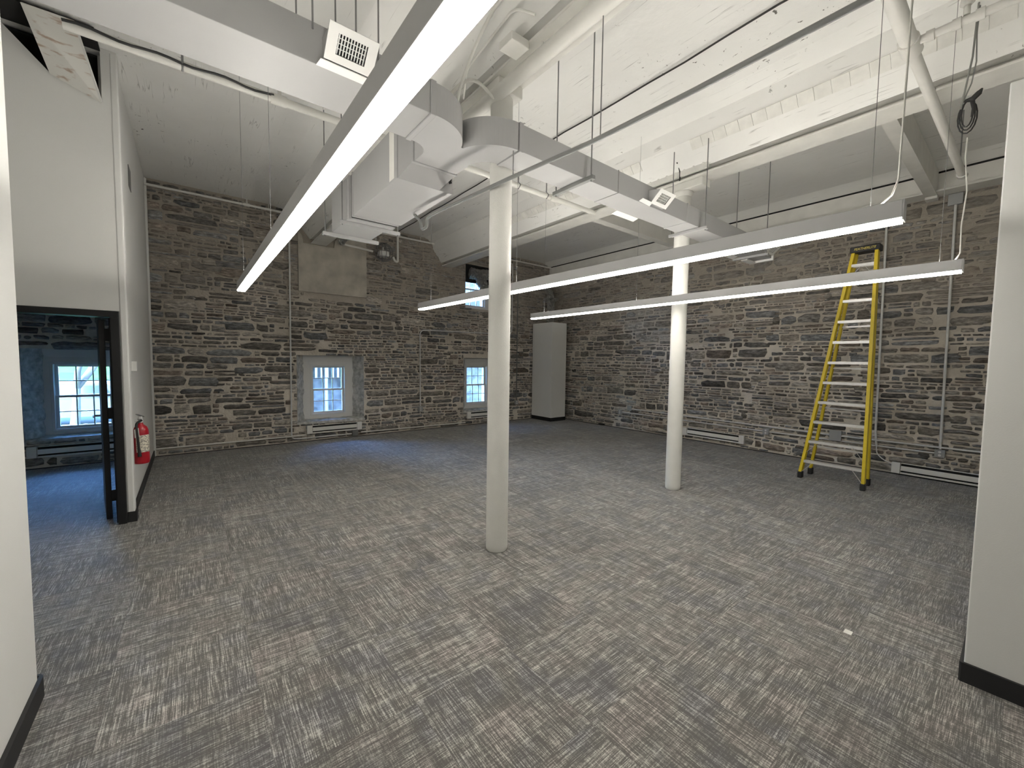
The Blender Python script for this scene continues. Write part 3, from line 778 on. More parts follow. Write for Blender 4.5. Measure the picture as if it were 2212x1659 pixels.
foil_duct(MB(), [(8.14, 8.53, 3.45), (8.2, 8.65, 3.65), (8.3, 8.85, 3.8)], 0.09, 8).build('elbow', M['foil'], t)
t = thing('foil_duct', 'silver foil duct hanging across the small upper window', 'duct', (5.95, 8.95, 3.5))
foil_duct(MB(), [(5.72, 9.02, 3.93), (5.95, 8.95, 3.92), (6.3, 8.95, 3.93), (6.6, 9.0, 3.95)], 0.13, 12).build('run', M['foil'], t)
foil_duct(MB(), [(5.96, 8.93, 3.86), (6.03, 8.90, 3.66), (6.13, 8.93, 3.50)], 0.13, 15).build('drop', M['foil'], t)
MB().box(5.665, 6.59, YW + 0.03, YW + 0.05, 3.72, 4.175).build('blanking_board', M['dark'], t)

# ------------------------------------------------------------------ plastered panel on the window wall
vs = []; nu, nv = 22, 22
pm = MB(); pm.prism([(1.755, 3.03), (3.10, 3.03), (3.10, 4.44), (2.60, 4.44), (2.555, 4.28), (2.45, 4.12), (2.43, 3.985), (1.85, 3.985), (1.83, 4.12), (1.755, 4.22)], 'y', YW - 0.045, YW - 0.002)
tag(pm.build('plaster_panel', M['cement']), 'square patch of grey brown cement render on the window wall beneath the ceiling', 'panel')

# ------------------------------------------------------------------ ducts
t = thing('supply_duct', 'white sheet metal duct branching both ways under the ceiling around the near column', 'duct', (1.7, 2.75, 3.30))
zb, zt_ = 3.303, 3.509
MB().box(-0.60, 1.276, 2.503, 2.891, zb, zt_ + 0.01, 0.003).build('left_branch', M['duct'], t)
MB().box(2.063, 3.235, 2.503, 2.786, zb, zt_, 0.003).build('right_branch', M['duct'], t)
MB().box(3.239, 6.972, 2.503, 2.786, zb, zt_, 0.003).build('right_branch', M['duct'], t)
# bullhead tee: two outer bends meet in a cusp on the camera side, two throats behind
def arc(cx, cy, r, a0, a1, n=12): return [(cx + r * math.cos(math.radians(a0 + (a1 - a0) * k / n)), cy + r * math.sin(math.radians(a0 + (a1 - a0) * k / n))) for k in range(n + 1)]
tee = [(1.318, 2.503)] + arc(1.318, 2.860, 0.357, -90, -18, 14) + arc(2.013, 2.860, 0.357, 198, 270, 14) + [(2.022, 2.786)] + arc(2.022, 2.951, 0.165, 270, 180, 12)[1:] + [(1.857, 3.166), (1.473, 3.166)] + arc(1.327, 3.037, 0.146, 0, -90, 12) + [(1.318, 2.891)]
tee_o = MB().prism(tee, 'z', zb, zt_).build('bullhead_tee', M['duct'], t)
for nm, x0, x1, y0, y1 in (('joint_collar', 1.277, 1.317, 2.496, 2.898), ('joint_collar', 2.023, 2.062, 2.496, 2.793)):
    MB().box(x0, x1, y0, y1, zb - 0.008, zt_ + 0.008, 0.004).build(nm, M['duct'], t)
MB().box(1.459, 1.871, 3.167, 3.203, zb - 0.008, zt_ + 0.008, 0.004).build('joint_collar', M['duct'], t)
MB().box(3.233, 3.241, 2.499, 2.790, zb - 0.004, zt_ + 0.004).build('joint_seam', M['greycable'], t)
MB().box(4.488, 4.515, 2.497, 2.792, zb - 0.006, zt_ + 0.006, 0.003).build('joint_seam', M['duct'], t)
# tapered transition to the fan unit
tr = MB(); f0 = [Vector(q) for q in ((1.464, 3.204, zb), (1.867, 3.204, zb), (1.867, 3.204, zt_), (1.464, 3.204, zt_))]; f1 = [Vector(q) for q in ((1.386, 3.294, 3.187), (1.766, 3.294, 3.187), (1.766, 3.294, 3.612), (1.386, 3.294, 3.612))]
tr.add(f0 + f1, [(0, 1, 2, 3), (7, 6, 5, 4), (0, 4, 5, 1), (1, 5, 6, 2), (2, 6, 7, 3), (3, 7, 4, 0)]); tr.build('transition', M['duct'], t)
def register(xa, xb, yb0, zb0, yt, ztp, boot_y, nslat):
    """angled register: boot, face frame, dark throat, blades"""
    bl, brr, tr_, tl_ = Vector((xa, yb0, zb0)), Vector((xb, yb0, zb0)), Vector((xb, yt, ztp)), Vector((xa, yt, ztp))
    nrm = (brr - bl).cross(tl_ - bl).normalized()          # points away from the duct
    if nrm.y > 0: nrm = -nrm
    bt = MB(); bk = [Vector((xa + 0.012, boot_y, zb0 + 0.005)), Vector((xb - 0.012, boot_y, zb0 + 0.005)), Vector((xb - 0.012, boot_y, ztp + 0.03)), Vector((xa + 0.012, boot_y, ztp + 0.03))]
    fr = [q - nrm * 0.003 + (Vector(((xa + xb) / 2, (yb0 + yt) / 2, (zb0 + ztp) / 2)) - q) * 0.08 for q in (bl, brr, tr_, tl_)]
    bt.add(bk + fr, [(0, 4, 5, 1), (1, 5, 6, 2), (2, 6, 7, 3), (3, 7, 4, 0), (0, 1, 2, 3)]); r_ = bt.build('register_boot', M['duct'], t)
    ux_ = (brr - bl); uy_ = (tl_ - bl); mu, mv = 0.20, 0.22
    def Q(u, v, o=0.0): return bl + ux_ * u + uy_ * v + nrm * o
    ff = MB()
    for u0, u1, v0, v1 in ((0, 1, 0, mv), (0, 1, 1 - mv, 1), (0, mu, mv, 1 - mv), (1 - mu, 1, mv, 1 - mv)):
        ff.quad(Q(u0, v0), Q(u1, v0), Q(u1, v1), Q(u0, v1), 0.006 if ux_.cross(uy_).dot(nrm) > 0 else -0.006)
    ff.build('register_face', M['white'], r_)
    MB().quad(Q(mu, mv, -0.02), Q(1 - mu, mv, -0.02), Q(1 - mu, 1 - mv, -0.02), Q(mu, 1 - mv, -0.02), 0.001).build('throat', M['dark'], r_)
    for k in range(nslat):
        u = mu + (1 - 2 * mu) * (k + 0.5) / nslat
        MB().bar(Q(u, mv, -0.006), Q(u, 1 - mv, -0.006), 0.006, 0.004, up=nrm).build('blade', M['white'], r_)
    cb = MB()
    for k in range(1, 4): v = mv + (1 - 2 * mv) * k / 4; cb.bar(Q(mu, v, -0.016), Q(1 - mu, v, -0.012), 0.004, 0.003, up=nrm)
    cb.build('cross_blades', M['white'], r_)
    return r_
register(0.608, 0.865, 2.434, 3.312, 2.301, 3.425, 2.504, 10)
register(3.72, 3.994, 2.47, 3.32, 2.352, 3.429, 2.504, 8)
register(6.68, 6.954, 2.489, 3.338, 2.379, 3.443, 2.504, 8)
MB().quad((0.586, 2.502, 3.303), (0.888, 2.502, 3.303), (0.878, 2.438, 3.306), (0.595, 2.438, 3.306), 0.004).build('bent_flange', M['white'], t)
MB().quad((3.569, 2.502, 3.312), (3.752, 2.502, 3.303), (3.742, 2.461, 3.327), (3.587, 2.47, 3.336), 0.004).build('bent_flange', M['white'], t)
MB().quad((3.596, 2.789, 3.303), (3.98, 2.789, 3.303), (3.989, 2.864, 3.288), (3.605, 2.864, 3.288), 0.003).build('bent_flange', M['white'], t)
MB().quad((6.176, 2.789, 3.303), (6.497, 2.789, 3.303), (6.506, 2.864, 3.274), (6.185, 2.864, 3.274), 0.003).build('bent_flange', M['white'], t)
e_ = MB(); e_.box(6.974, 7.009, 2.48, 2.809, zb - 0.03, zt_ + 0.01, 0.004); e_.box(6.68, 7.009, 2.727, 2.818, zb - 0.032, zb - 0.012, 0.003); e_.build('end_cap', M['white'], t)

# trapeze hangers
def hanger(x, y0, y1, zs, label, ztop=4.6, sag=0.0):
    t = thing('duct_hanger', label, 'hanger', (x, (y0 + y1) / 2, zs - 0.02), 'trapeze hangers under the duct')
    MB().box(x - 0.02, x + 0.02, y0 - 0.03, y1 + 0.03, zs - 0.035, zs - 0.001, 0.003).build('strut', M['grey_pipe'] if 'grey' in label else M['duct'], t)
    for y in (y0, y1): MB().tube([(x, y, zs - 0.05), (x, y, ztop)], 0.006, 8).build('rod', M['wire'], t)
    return t
hanger(2.763, 2.425, 2.855, zb - 0.003, 'grey strut hanger on two rods under the duct, right of the near column')
hanger(4.776, 2.43, 2.855, zb - 0.003, 'white strut hanger on two rods under the duct, beside the far column', 4.3)
hanger(6.57, 2.43, 2.855, zb - 0.003, 'white strut hanger on two rods under the right end of the duct', 4.58)
for x, lab in ((0.033, 'pair of thin steel rods holding the left end of the duct'), (0.57, 'pair of thin steel rods left of the large register on the duct'), (0.80, 'pair of thin steel rods behind the large register on the duct'), (0.93, 'pair of thin steel rods right of the large register on the duct')):
    t3 = thing('hanger_rods', lab, 'hanger', (x, 2.7, 3.42), 'rods holding the left duct')
    for y in (2.494, 2.900):
        MB().tube([(x, y, 3.475), (x, y, 4.58)], 0.005, 8).build('rod', M['wire'], t3)
# fan unit
t = thing('fan_coil_unit', 'large white box shaped fan unit hung under the ceiling before the window wall', 'ventilation unit', (1.63, 4.2, 3.18))
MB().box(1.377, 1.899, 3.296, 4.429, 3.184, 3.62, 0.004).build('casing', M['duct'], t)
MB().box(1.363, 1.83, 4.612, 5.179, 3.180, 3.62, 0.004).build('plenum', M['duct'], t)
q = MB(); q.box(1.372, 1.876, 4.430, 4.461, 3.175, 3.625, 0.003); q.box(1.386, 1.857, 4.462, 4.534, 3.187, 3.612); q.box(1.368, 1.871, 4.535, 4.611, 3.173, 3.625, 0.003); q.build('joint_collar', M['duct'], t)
MB().box(1.382, 1.866, 4.484, 4.507, 3.181, 3.618).build('canvas_strip', M['dark'], t)
MB().box(1.3755, 1.3765, 3.35, 3.45, 3.20, 3.61).build('access_cover', M['steel'], t)
q = MB(); q.box(1.793, 1.885, 3.287, 3.2955, 3.30, 3.53); q.tube([(1.83, 3.285, 3.35), (1.83, 3.25, 3.31), (1.857, 3.257, 3.255)], 0.013, 8); q.build('pipe_ports', M['dark'], t)
t2 = thing('duct_hanger', 'white strut hanger under the middle joint of the fan unit', 'hanger', (1.64, 4.65, 3.14), 'struts under the fan unit')
MB().box(1.30, 1.976, 4.63, 4.667, 3.141, 3.179, 0.004).build('strut', M['duct'], t2)
for x in (1.33, 1.95): MB().tube([(x, 4.648, 3.13), (x, 4.648, 4.55)], 0.006, 8).build('rod', M['wire'], t2)
t2 = thing('duct_hanger', 'white strut hanger under the far end of the fan unit', 'hanger', (1.6, 5.19, 3.13), 'struts under the fan unit')
MB().box(1.263, 1.92, 5.165, 5.207, 3.137, 3.179, 0.004).build('strut', M['duct'], t2)
for x in (1.29, 1.89): MB().tube([(x, 5.187, 3.13), (x, 5.187, 4.55)], 0.006, 8).build('rod', M['wire'], t2)

# ------------------------------------------------------------------ linear pendant lamps
def lamp(xa, ya, xb, yb, z, label, cordx, cordtop):
    a, b = Vector((xa, ya, z)), Vector((xb, yb, z)); t = thing('linear_pendant', label, 'lamp', (a + b) / 2, 'linear pendant lamps')
    u = (b - a).normalized()
    n_ = Vector((u.y, -u.x, 0)); MB().bar(a + Vector((0, 0, 0.0572)), b + Vector((0, 0, 0.0572)), 0.076, 0.0816, up=(0, 0, 1), bev=0.002).build('housing', M['lampbody'], t)
    MB().bar(a + u * 0.004 + Vector((0, 0, 0.0078)), b - u * 0.004 + Vector((0, 0, 0.0078)), 0.068, 0.0170, up=(0, 0, 1), bev=0.002).build('diffuser', M['lens'], t)
    for s_ in (0.0, 1.0):
        q = a + (b - a) * s_ + u * (0.003 if s_ else -0.003) + Vector((0, 0, 0.052)); MB().bar(q - u * 0.0025, q + u * 0.0025, 0.078, 0.094).build('end_cap', M['lampbody'], t)
    MB().bar(a + u * 0.004 + Vector((0, 0, 0.0982)), b - u * 0.004 + Vector((0, 0, 0.0982)), 0.074, 0.0003, up=(0, 0, 1)).build('added_black_strip', M['blackpaint'], t)  # unseen black strip added to soak up uplight bouncing off the housing
    MB().bar(a + u * 0.02 + Vector((0, 0, 0.0986)), b - u * 0.02 + Vector((0, 0, 0.0986)), 0.060, 0.0003, up=(0, 0, 1)).build('upper_lens', M['flatlens'], t)
    p0, p1 = a + u * 0.03, b - u * 0.03; zl, zh = Vector((0, 0, 0.0988)), Vector((0, 0, 0.1044)); w_ = n_ * 0.0022
    MB().add([p0 - w_ + zl, p0 + w_ + zl, p0 + zh, p1 - w_ + zl, p1 + w_ + zl, p1 + zh], [(0, 1, 2), (5, 4, 3), (0, 2, 5, 3), (2, 1, 4, 5), (1, 0, 3, 4)]).build('added_ridge', M['upridge'], t)  # unseen glowing ridge added to throw light sideways onto the far ceiling
    for s_ in (0.06, 0.42, 0.975):
        q = a + (b - a) * s_; MB().tube([q + Vector((0, 0, 0.098)), Vector((q.x, q.y, 4.56))], 0.0016, 5).build('suspension_wire', M['wire'], t)
    if cordx is not None: MB().tube([Vector(p) for p in cordx], 0.0042, 8).build('power_cord', M['whitecable'], t)
    return t
lamp(0.462, 5.29, 0.456, 0.40, 2.402, 'large lit linear pendant slanting across the left of the picture', None, 0)
lamp(2.575, 5.34, 2.708, 0.41, 2.390, 'lit linear pendant in the middle, in front of the far column', [(2.704, 0.50, 2.49), (2.705, 0.455, 2.53), (2.706, 0.435, 2.60), (2.709, 0.43, 3.2), (2.70, 0.425, 4.0), (2.70, 0.43, 4.56)], 0)
lamp(4.597, 5.27, 4.552, 0.343, 2.402, 'lit linear pendant farthest right, crossing in front of the yellow ladder', [(4.553, 0.385, 2.50), (4.554, 0.36, 2.55), (4.554, 0.365, 2.75), (4.553, 0.35, 3.0), (4.555, 0.37, 3.25), (4.58, 0.37, 3.40)], 0)

# ------------------------------------------------------------------ pipes under the ceiling
def smooth_path(pts, rad=0.05, n=5):
    """rounds the corners of a polyline"""
    pts = [Vector(p) for p in pts]; out = [pts[0]]
    for i in range(1, len(pts) - 1):
        a, b, c = pts[i - 1], pts[i], pts[i + 1]; r = min(rad, (a - b).length * 0.45, (c - b).length * 0.45)
        p, q = b + (a - b).normalized() * r, b + (c - b).normalized() * r
        for k in range(n + 1):
            s = k / n; out.append(p * (1 - s) ** 2 + b * 2 * s * (1 - s) + q * s * s)
    return out + [pts[-1]]
def head(t, x, y, z, up=True):
    s = 1 if up else -1
    MB().lathe(x, y, [(0.016, z), (0.016, z + s * 0.05), (0.01, z + s * 0.055), (0.008, z + s * 0.085), (0.02, z + s * 0.087), (0.02, z + s * 0.092)], 12).build('sprinkler_head', M['pipe'], t)
t = thing('sprinkler_pipe', 'thin white sprinkler pipe running along the top of the window wall', 'pipe', (4.2, 9.03, 4.46))
MB().tube([(-0.49, 9.03, 4.478), (4.0, 9.03, 4.478), (8.93, 9.03, 4.482)], 0.021, 12).build('run', M['pipe'], t)
for x in (0.906, 5.05, 8.90): head(t, x, 9.03, 4.49); MB().tube([(x - 0.045, 9.03, 4.479), (x + 0.045, 9.03, 4.479)], 0.03, 12).build('fitting', M['pipe'], t)
for x in (1.251, 4.35, 7.4): MB().tube([(x, 9.03, 4.46), (x, 9.03, 4.595)], 0.007, 8).build('hanger_rod', M['pipe'], t)
t = thing('sprinkler_pipe', 'white sprinkler pipe crossing behind the duct with black cable tied along its left end', 'pipe', (2.0, 4.24, 4.08))
MB().tube([(-0.62, 4.24, 3.97), (1.5, 4.24, 3.97), (4.93, 4.24, 3.97)], 0.035, 14).build('run', M['pipe'], t)
for x in (0.68, 3.25, 4.05): MB().tube([(x - 0.06, 4.24, 3.97), (x + 0.06, 4.24, 3.97)], 0.045, 14).build('fitting', M['pipe'], t)
for x in (0.02, 3.42, 3.92): MB().tube([(x, 4.24, 3.93), (x, 4.19, 3.97), (x, 4.24, 4.02), (x, 4.24, 4.55)], 0.008, 8).build('hook', M['wire'], t)
head(t, 0.69, 4.24, 4.0)
MB().tube([(-0.62 + 0.07 * k, 4.199 - 0.004 * math.sin(k * 0.7), 3.972 + 0.010 * math.sin(k * 1.1)) for k in range(19)], 0.010, 8).build('strapped_cable', M['cable'], t)
t = thing('sprinkler_pipe', 'thick white pipe crossing the upper right corner with a side branch', 'pipe', (5.2, 0.61, 3.9))
MB().tube([(2.6, 0.62, 3.90), (3.90, 0.62, 3.90)], 0.048, 14).build('run', M['pipe'], t)
MB().tube([(3.98, 0.62, 3.90), (7.0, 0.585, 3.90)], 0.036, 14).build('run', M['pipe'], t)
MB().tube([(3.87, 0.62, 3.90), (4.03, 0.62, 3.90)], 0.058, 14).build('fitting', M['pipe'], t)
MB().tube([(3.93, 0.60, 3.90), (3.93, 0.40, 3.90), (3.94, -0.6, 3.90)], 0.026, 12).build('branch', M['pipe'], t)
for y in (0.52, 0.40, 0.30): MB().tube([(3.93, y - 0.02, 3.90), (3.93, y + 0.02, 3.90)], 0.034, 12).build('fitting', M['pipe'], t)
MB().tube([(6.97, 0.585, 3.90), (7.06, 0.585, 3.90)], 0.046, 12).build('end_cap', M['pipe'], t)
head(t, 3.93, 0.36, 3.93)
MB().lathe(3.93, 0.36, [(0.02, 3.985), (0.034, 4.0), (0.022, 4.09), (0.012, 4.10)], 14).build('guard_cup', M['pipe'], t)
for x in (4.9, 6.9): MB().tube([(x, 0.6, 3.93), (x, 0.6, 4.0 if x < 5 else 4.58)], 0.006, 8).build('hanger_rod', M['wire'], t)
t = thing('main_pipe', 'thick white pipe hung beneath the beam over the near column', 'pipe', (2.05, 1.6, 3.85))
MB().tube([(2.06, -3.5, 3.90), (2.06, 3.4, 3.90)], 0.055, 16).build('run', M['pipe'], t)
for y in (-0.5, 2.3): MB().tube([(2.06, y, 3.955), (2.06, y, 4.0)], 0.008, 8).build('hanger_rod', M['pipe'], t)
t = thing('grey_conduit', 'long grey conduit under the ceiling ending in a drain bend beside the fan unit', 'conduit', (2.0, 1.6, 3.02))
MB().tube(smooth_path([(2.086, -1.2, 3.11), (2.09, 1.149, 3.11), (2.068, 1.807, 3.11), (1.985, 2.573, 3.11), (1.893, 3.67, 3.11), (1.893, 3.785, 3.10), (1.893, 3.79, 3.016), (1.893, 3.893, 3.016), (1.893, 3.93, 3.11), (1.87, 3.97, 3.15), (1.85, 3.98, 3.182)], 0.03), 0.0150, 12).build('run', M['grey_pipe'], t)
for x, y, z in ((2.087, 0.3, 3.842), (2.07, 1.75, 3.842), (1.988, 2.53, 3.302)): MB().tube([(x, y, 3.12), (x, y, z)], 0.004, 6).build('hanger_wire', M['wire'], t)
tag(MB().tube([(3.80 + 0.008 * math.sin(k * 1.3), 0.2 + 0.40 * k, 4.590 - 0.006 * (k % 3)) for k in range(0, 23)], 0.0085, 7).build('ceiling_cable', M['cable']), 'dark cable clipped along the middle of the ceiling between the two beams', 'cable')
# small conduits over the left of the near beam
t = thing('ceiling_conduit', 'thin painted conduit running beside the beam over the near column', 'conduit', (1.75, 1.8, 4.2))
MB().tube(smooth_path([(1.74, -3.0, 4.17), (1.74, 2.45, 4.17), (1.70, 2.62, 4.0), (1.62, 2.72, 3.7), (1.60, 2.74, 3.515)], 0.08), 0.012, 8).build('run', M['pipe'], t)
MB().tube(smooth_path([(1.90, 2.2, 4.045), (1.80, 2.3, 4.10), (1.80, 2.9, 4.02), (1.95, 3.2, 3.99)], 0.06), 0.009, 8).build('spur', M['pipe'], t)
MB().box(1.82, 1.98, 2.35, 2.50, 3.94, 3.998, 0.004).build('junction_box', M['steel'], t)
tag(MB().tube([Vector((1.48, 2.74, 3.52)).lerp(Vector((2.03, 2.86, 3.86)), k / 14) + Vector((0, 0, 0.17 * math.sin(math.pi * k / 14))) for k in range(15)], 0.013, 10).build('flexible_conduit', M['whitecable']), 'white flexible conduit arching from the duct bend to the near column', 'conduit')
# hooks at the second column
tag(MB().tube(smooth_path([(4.85, 2.86, 4.20), (4.88, 2.86, 4.19), (4.93, 2.86, 4.10), (4.93, 2.86, 4.0)], 0.02), 0.008, 8).build('drop_wire', M['cable']), 'short dark wire hooked over the top of the far column', 'wire')
# cable coil in the upper right
t = thing('cable_coil', 'loose coil of dark cable hanging from the ceiling in the upper right corner', 'cable', (4.64, 0.40, 3.49))
lo = MB()
for k in range(3):
    lo.tube([Vector((4.64 + 0.012 * k, 0.385 + (0.030 + 0.010 * k) * math.cos(a * 0.42), 3.60 + (0.095 + 0.012 * k) * math.sin(a * 0.42) - 0.008 * k)) for a in range(16)], 0.0048, 7)
lo.build('loops', M['cable'], t)
MB().tube([(4.70, 0.372, 4.42), (4.68, 0.375, 4.25), (4.66, 0.38, 4.02), (4.64, 0.40, 3.82), (4.64, 0.42, 3.65)], 0.006, 7).build('drop', M['greycable'], t)
MB().tube([(4.71, 0.365, 4.40), (4.69, 0.37, 4.2), (4.67, 0.36, 3.98), (4.65, 0.375, 3.82), (4.64, 0.41, 3.70)], 0.0045, 7).build('drop', M['greycable'], t)
MB().tube([(4.65, 0.41, 3.705), (4.65, 0.365, 3.70), (4.65, 0.335, 3.73), (4.66, 0.32, 3.76)], [0.008, 0.022, 0.02, 0.006], 8).build('wrapped_end', M['cable'], t)
MB().tube([(4.65, 0.365, 3.70), (4.645, 0.355, 3.63), (4.645, 0.36, 3.57)], [0.014, 0.010, 0.007], 8).build('wrapped_end', M['cable'], t)

# ------------------------------------------------------------------ things on the window wall
def conduit(name, label, pts, r=0.0150, rad=0.07, mtl='galv'):
    return tag(MB().tube(smooth_path(pts, rad), r, 10).build(name, M[mtl]), label, 'conduit')
YC = YW - 0.055
conduit('wall_conduit', 'vertical conduit on the window wall bending under the left window heater', [(1.60, YC, 4.45), (1.58, YC, 0.075), (1.75, YC, 0.06), (2.74, YC, 0.06)])
conduit('wall_conduit', 'low conduit along the foot of the window wall, left of the heater', [(XL + 0.03, YC - 0.024, 0.125), (1.84, YC - 0.024, 0.125)], mtl='pipe')
conduit('wall_conduit', 'low conduit along the foot of the window wall, right of the left heater', [(2.95, YC, 0.075), (5.65, YC, 0.06)], mtl='pipe')
conduit('wall_conduit', 'conduit bending from the outlet up and along beneath the upper window', [(4.37, YC, 0.56), (4.36, YC, 2.40), (6.9, YC, 2.43), (7.16, YC, 2.45), (7.16, YC, 4.4)], rad=0.13)
conduit('wall_conduit', 'vertical conduit on the window wall beside the corner chase', [(7.36, YC, 0.56), (7.36, YC, 3.9)], mtl='grey_pipe')
def outlet(x, y, z, axis, label, double=True, mtl='boxgrey', group=None, sz=0.055):
    n = 'outlet_box' if double else 'junction_box'
    t = thing(n, label, 'outlet' if double else 'junction box', (x, y, z - sz * 1.05), group)
    if axis == 'y':
        MB().box(x - sz, x + sz, y - 0.025, y + 0.028, z - sz * 1.05, z + sz * 1.05, 0.004).build('box', M[mtl], t)
    else:
        MB().box(x - 0.025, x + 0.022, y - sz, y + sz, z - sz * 1.05, z + sz * 1.05, 0.004).build('box', M[mtl], t)
    if double:
        for dz in (-0.024, 0.024):
            vs = [(0.017 * math.cos(a * math.pi / 6), 0.017 * math.sin(a * math.pi / 6)) for a in range(12)]
            if axis == 'y': MB().prism([(x + p, z + dz + q) for p, q in vs], 'y', y - 0.029, y - 0.0252).build('socket', M['white'], t)
            else: MB().prism([(y + p, z + dz + q) for p, q in vs], 'x', x - 0.029, x - 0.0252).build('socket', M['white'], t)
    return t
outlet(4.37, YW - 0.055, 0.50, 'y', 'metal outlet box on the window wall between the two lower windows')
outlet(7.36, YW - 0.055, 0.50, 'y', 'metal outlet box on the window wall left of the corner chase')
outlet(2.82, YW - 0.060, 0.075, 'y', 'grey junction box at the right end of the left window heater', False, 'grey_pipe', sz=0.06)

# lamp in a round wire guard
t = thing('caged_alarm', 'white alarm fixture inside a round wire guard, high on the window wall', 'alarm', (3.43, 8.93, 3.85))
MB().box(3.32, 3.53, 8.86, 9.06, 3.95, 4.06, 0.02).build('body', M['white'], t)
MB().tube([(3.42, 8.95, 4.06), (3.42, 8.95, 4.15)], 0.012, 8).build('stem', M['white'], t)
cg = MB()
for k in range(6):
    a = k * math.pi / 6
    cg.tube([(3.43 + 0.2 * math.cos(b) * math.cos(a), 8.93 + 0.2 * math.cos(b) * math.sin(a) * 0.75, 4.04 + 0.2 * math.sin(b)) for b in [q * math.pi / 10 for q in range(21)]], 0.0065, 6)
for zz in (-0.12, 0, 0.12):
    rr = math.sqrt(0.04 - zz * zz); cg.tube([(3.43 + rr * math.cos(b), 8.93 + rr * math.sin(b) * 0.75, 4.04 + zz) for b in [q * math.pi / 10 for q in range(21)]], 0.0065, 6)
cg.build('wire_guard', M['wire'], t)
t = thing('drain_pipe', 'white plastic drain pipe looping below the fan unit past the wire guard', 'pipe', (3.1, 9.0, 3.9))
MB().tube(smooth_path([(2.57, 8.97, 4.07), (3.20, 8.97, 4.03)], 0.05), 0.024, 12).build('run', M['pipe'], t)
MB().tube(smooth_path([(3.655, 8.97, 3.98), (3.67, 8.97, 3.96), (3.69, 8.97, 3.90), (3.765, 8.97, 3.89), (3.765, 8.97, 4.56)], 0.05), 0.024, 12).build('run', M['pipe'], t)
tk = MB(); tk.sphere((2.55, 8.95, 4.10), 0.07, 1, 0.7, 1.1, 9, 6); tk.tube([(2.55, 8.95, 4.1), (2.75, 8.8, 4.22)], 0.03, 8); tk.build('taped_joint', M['foil'], t)

# baseboard heaters
def heater(axis, a0, a1, wallpos, z0, label):
    L = a1 - a0; hgt = 0.165; d = 0.062
    cen = ((a0 + a1) / 2, wallpos - d / 2, z0) if axis == 'y' else (wallpos - d / 2, (a0 + a1) / 2, z0)
    t = thing('baseboard_heater', label, 'heater', cen, 'white baseboard heaters')
    def bx(mb, s0, s1, o0, o1, q0, q1, bev=0.003):
        if axis == 'y': return mb.box(s0, s1, wallpos - o1, wallpos - o0, q0, q1, bev)
        return mb.box(wallpos - o1, wallpos - o0, s0, s1, q0, q1, bev)
    bx(MB(), a0 + 0.11, a1 - 0.11, 0.0, 0.012, z0, z0 + hgt).build('back_plate', M['heater'], t)
    bx(MB(), a0 + 0.11, a1 - 0.11, 0.0125, 0.035, z0 + 0.02, z0 + hgt - 0.012).build('element', M['dark'], t)
    mb = MB(); bx(mb, a0 + 0.105, a1 - 0.105, d - 0.012, d, z0 + 0.050, z0 + hgt - 0.040); mb.build('front_panel', M['heater'], t)
    bx(MB(), a0 + 0.105, a1 - 0.105, 0.0125, 0.028, z0 + hgt - 0.010, z0 + hgt).build('top_lip', M['heater'], t)
    bx(MB(), a0 + 0.105, a1 - 0.105, 0.0125, d, z0, z0 + 0.024).build('bottom_lip', M['heater'], t)
    for s0, s1 in ((a0, a0 + 0.10), (a1 - 0.10, a1)): bx(MB(), s0, s1, 0.0, d + 0.003, z0, z0 + hgt + 0.002).build('end_box', M['heater'], t)
    return t
heater('y', 1.86, 2.96, YW - 0.03, 0.145, 'white baseboard heater beneath the left window in the main room')
heater('y', 5.70, 6.78, YW - 0.03, 0.16, 'white baseboard heater beneath the right window, partly behind the near column')
heater('y', -1.90, -0.80, YW - 0.03, 0.16, 'white baseboard heater in the dim room beyond the black door')
heater('x', 3.46, 4.76, XW - 0.03, 0.085, 'white baseboard heater on the ladder wall just right of the far column')
heater('x', 0.16, 1.26, XW - 0.03, 0.012, 'white baseboard heater on the ladder wall at the right edge, by the pier')

# conduits and boxes on the ladder wall
XC = XW - 0.06
conduit('wall_conduit', 'upper horizontal conduit running along the ladder wall', [(XC, 6.16, 0.52), (XC, 2.06, 0.485), (XC, 0.15, 0.50)])
conduit('wall_conduit', 'lower horizontal conduit along the ladder wall between outlet boxes', [(XC + 0.01, 6.43, 0.41), (XC + 0.01, 3.08, 0.395), (XC + 0.01, 0.80, 0.40)], r=0.0125)
conduit('wall_conduit', 'vertical grey conduit on the ladder wall just right of the ladder', [(XC, 1.51, 4.19), (XC, 1.48, 0.62), (XC, 1.46, 0.40)], r=0.016, mtl='galv')
conduit('wall_conduit', 'vertical grey conduit on the ladder wall nearest the right pier', [(XC, 0.77, 4.03), (XC, 0.745, 0.47)], r=0.016)
tag(MB().tube(smooth_path([(XC, 1.46, 0.40), (XC, 1.45, 0.27), (XC, 1.37, 0.19), (XC, 1.255, 0.14)], 0.12), 0.0085, 8).build('flexible_cable', M['galv']), 'flexible metal cable curving from the conduit to the right heater', 'cable')
outlet(XW - 0.055, 6.49, 0.41, 'x', 'metal outlet box at the far end of the ladder wall')
outlet(XW - 0.055, 3.08, 0.395, 'x', 'metal outlet box on the ladder wall above the heater end')
outlet(XW - 0.055, 0.745, 0.405, 'x', 'metal outlet box low on the ladder wall by the right pier')
outlet(XW - 0.055, 6.20, 0.535, 'x', 'blank metal junction box at the far end of the ladder wall', False, sz=0.06)
outlet(XW - 0.055, 2.00, 0.485, 'x', 'blank grey junction box on the wall behind the ladder', False, sz=0.085)
outlet(XW - 0.055, 0.775, 4.11, 'x', 'blank grey junction box high on the ladder wall under the beam', False, sz=0.075)
tag(MB().box(8.66, 8.76, 7.0, 7.14, 0.0, 0.035, 0.004).build('charger_block', M['black']), 'small black block lying on the carpet at the foot of the far wall', 'block')
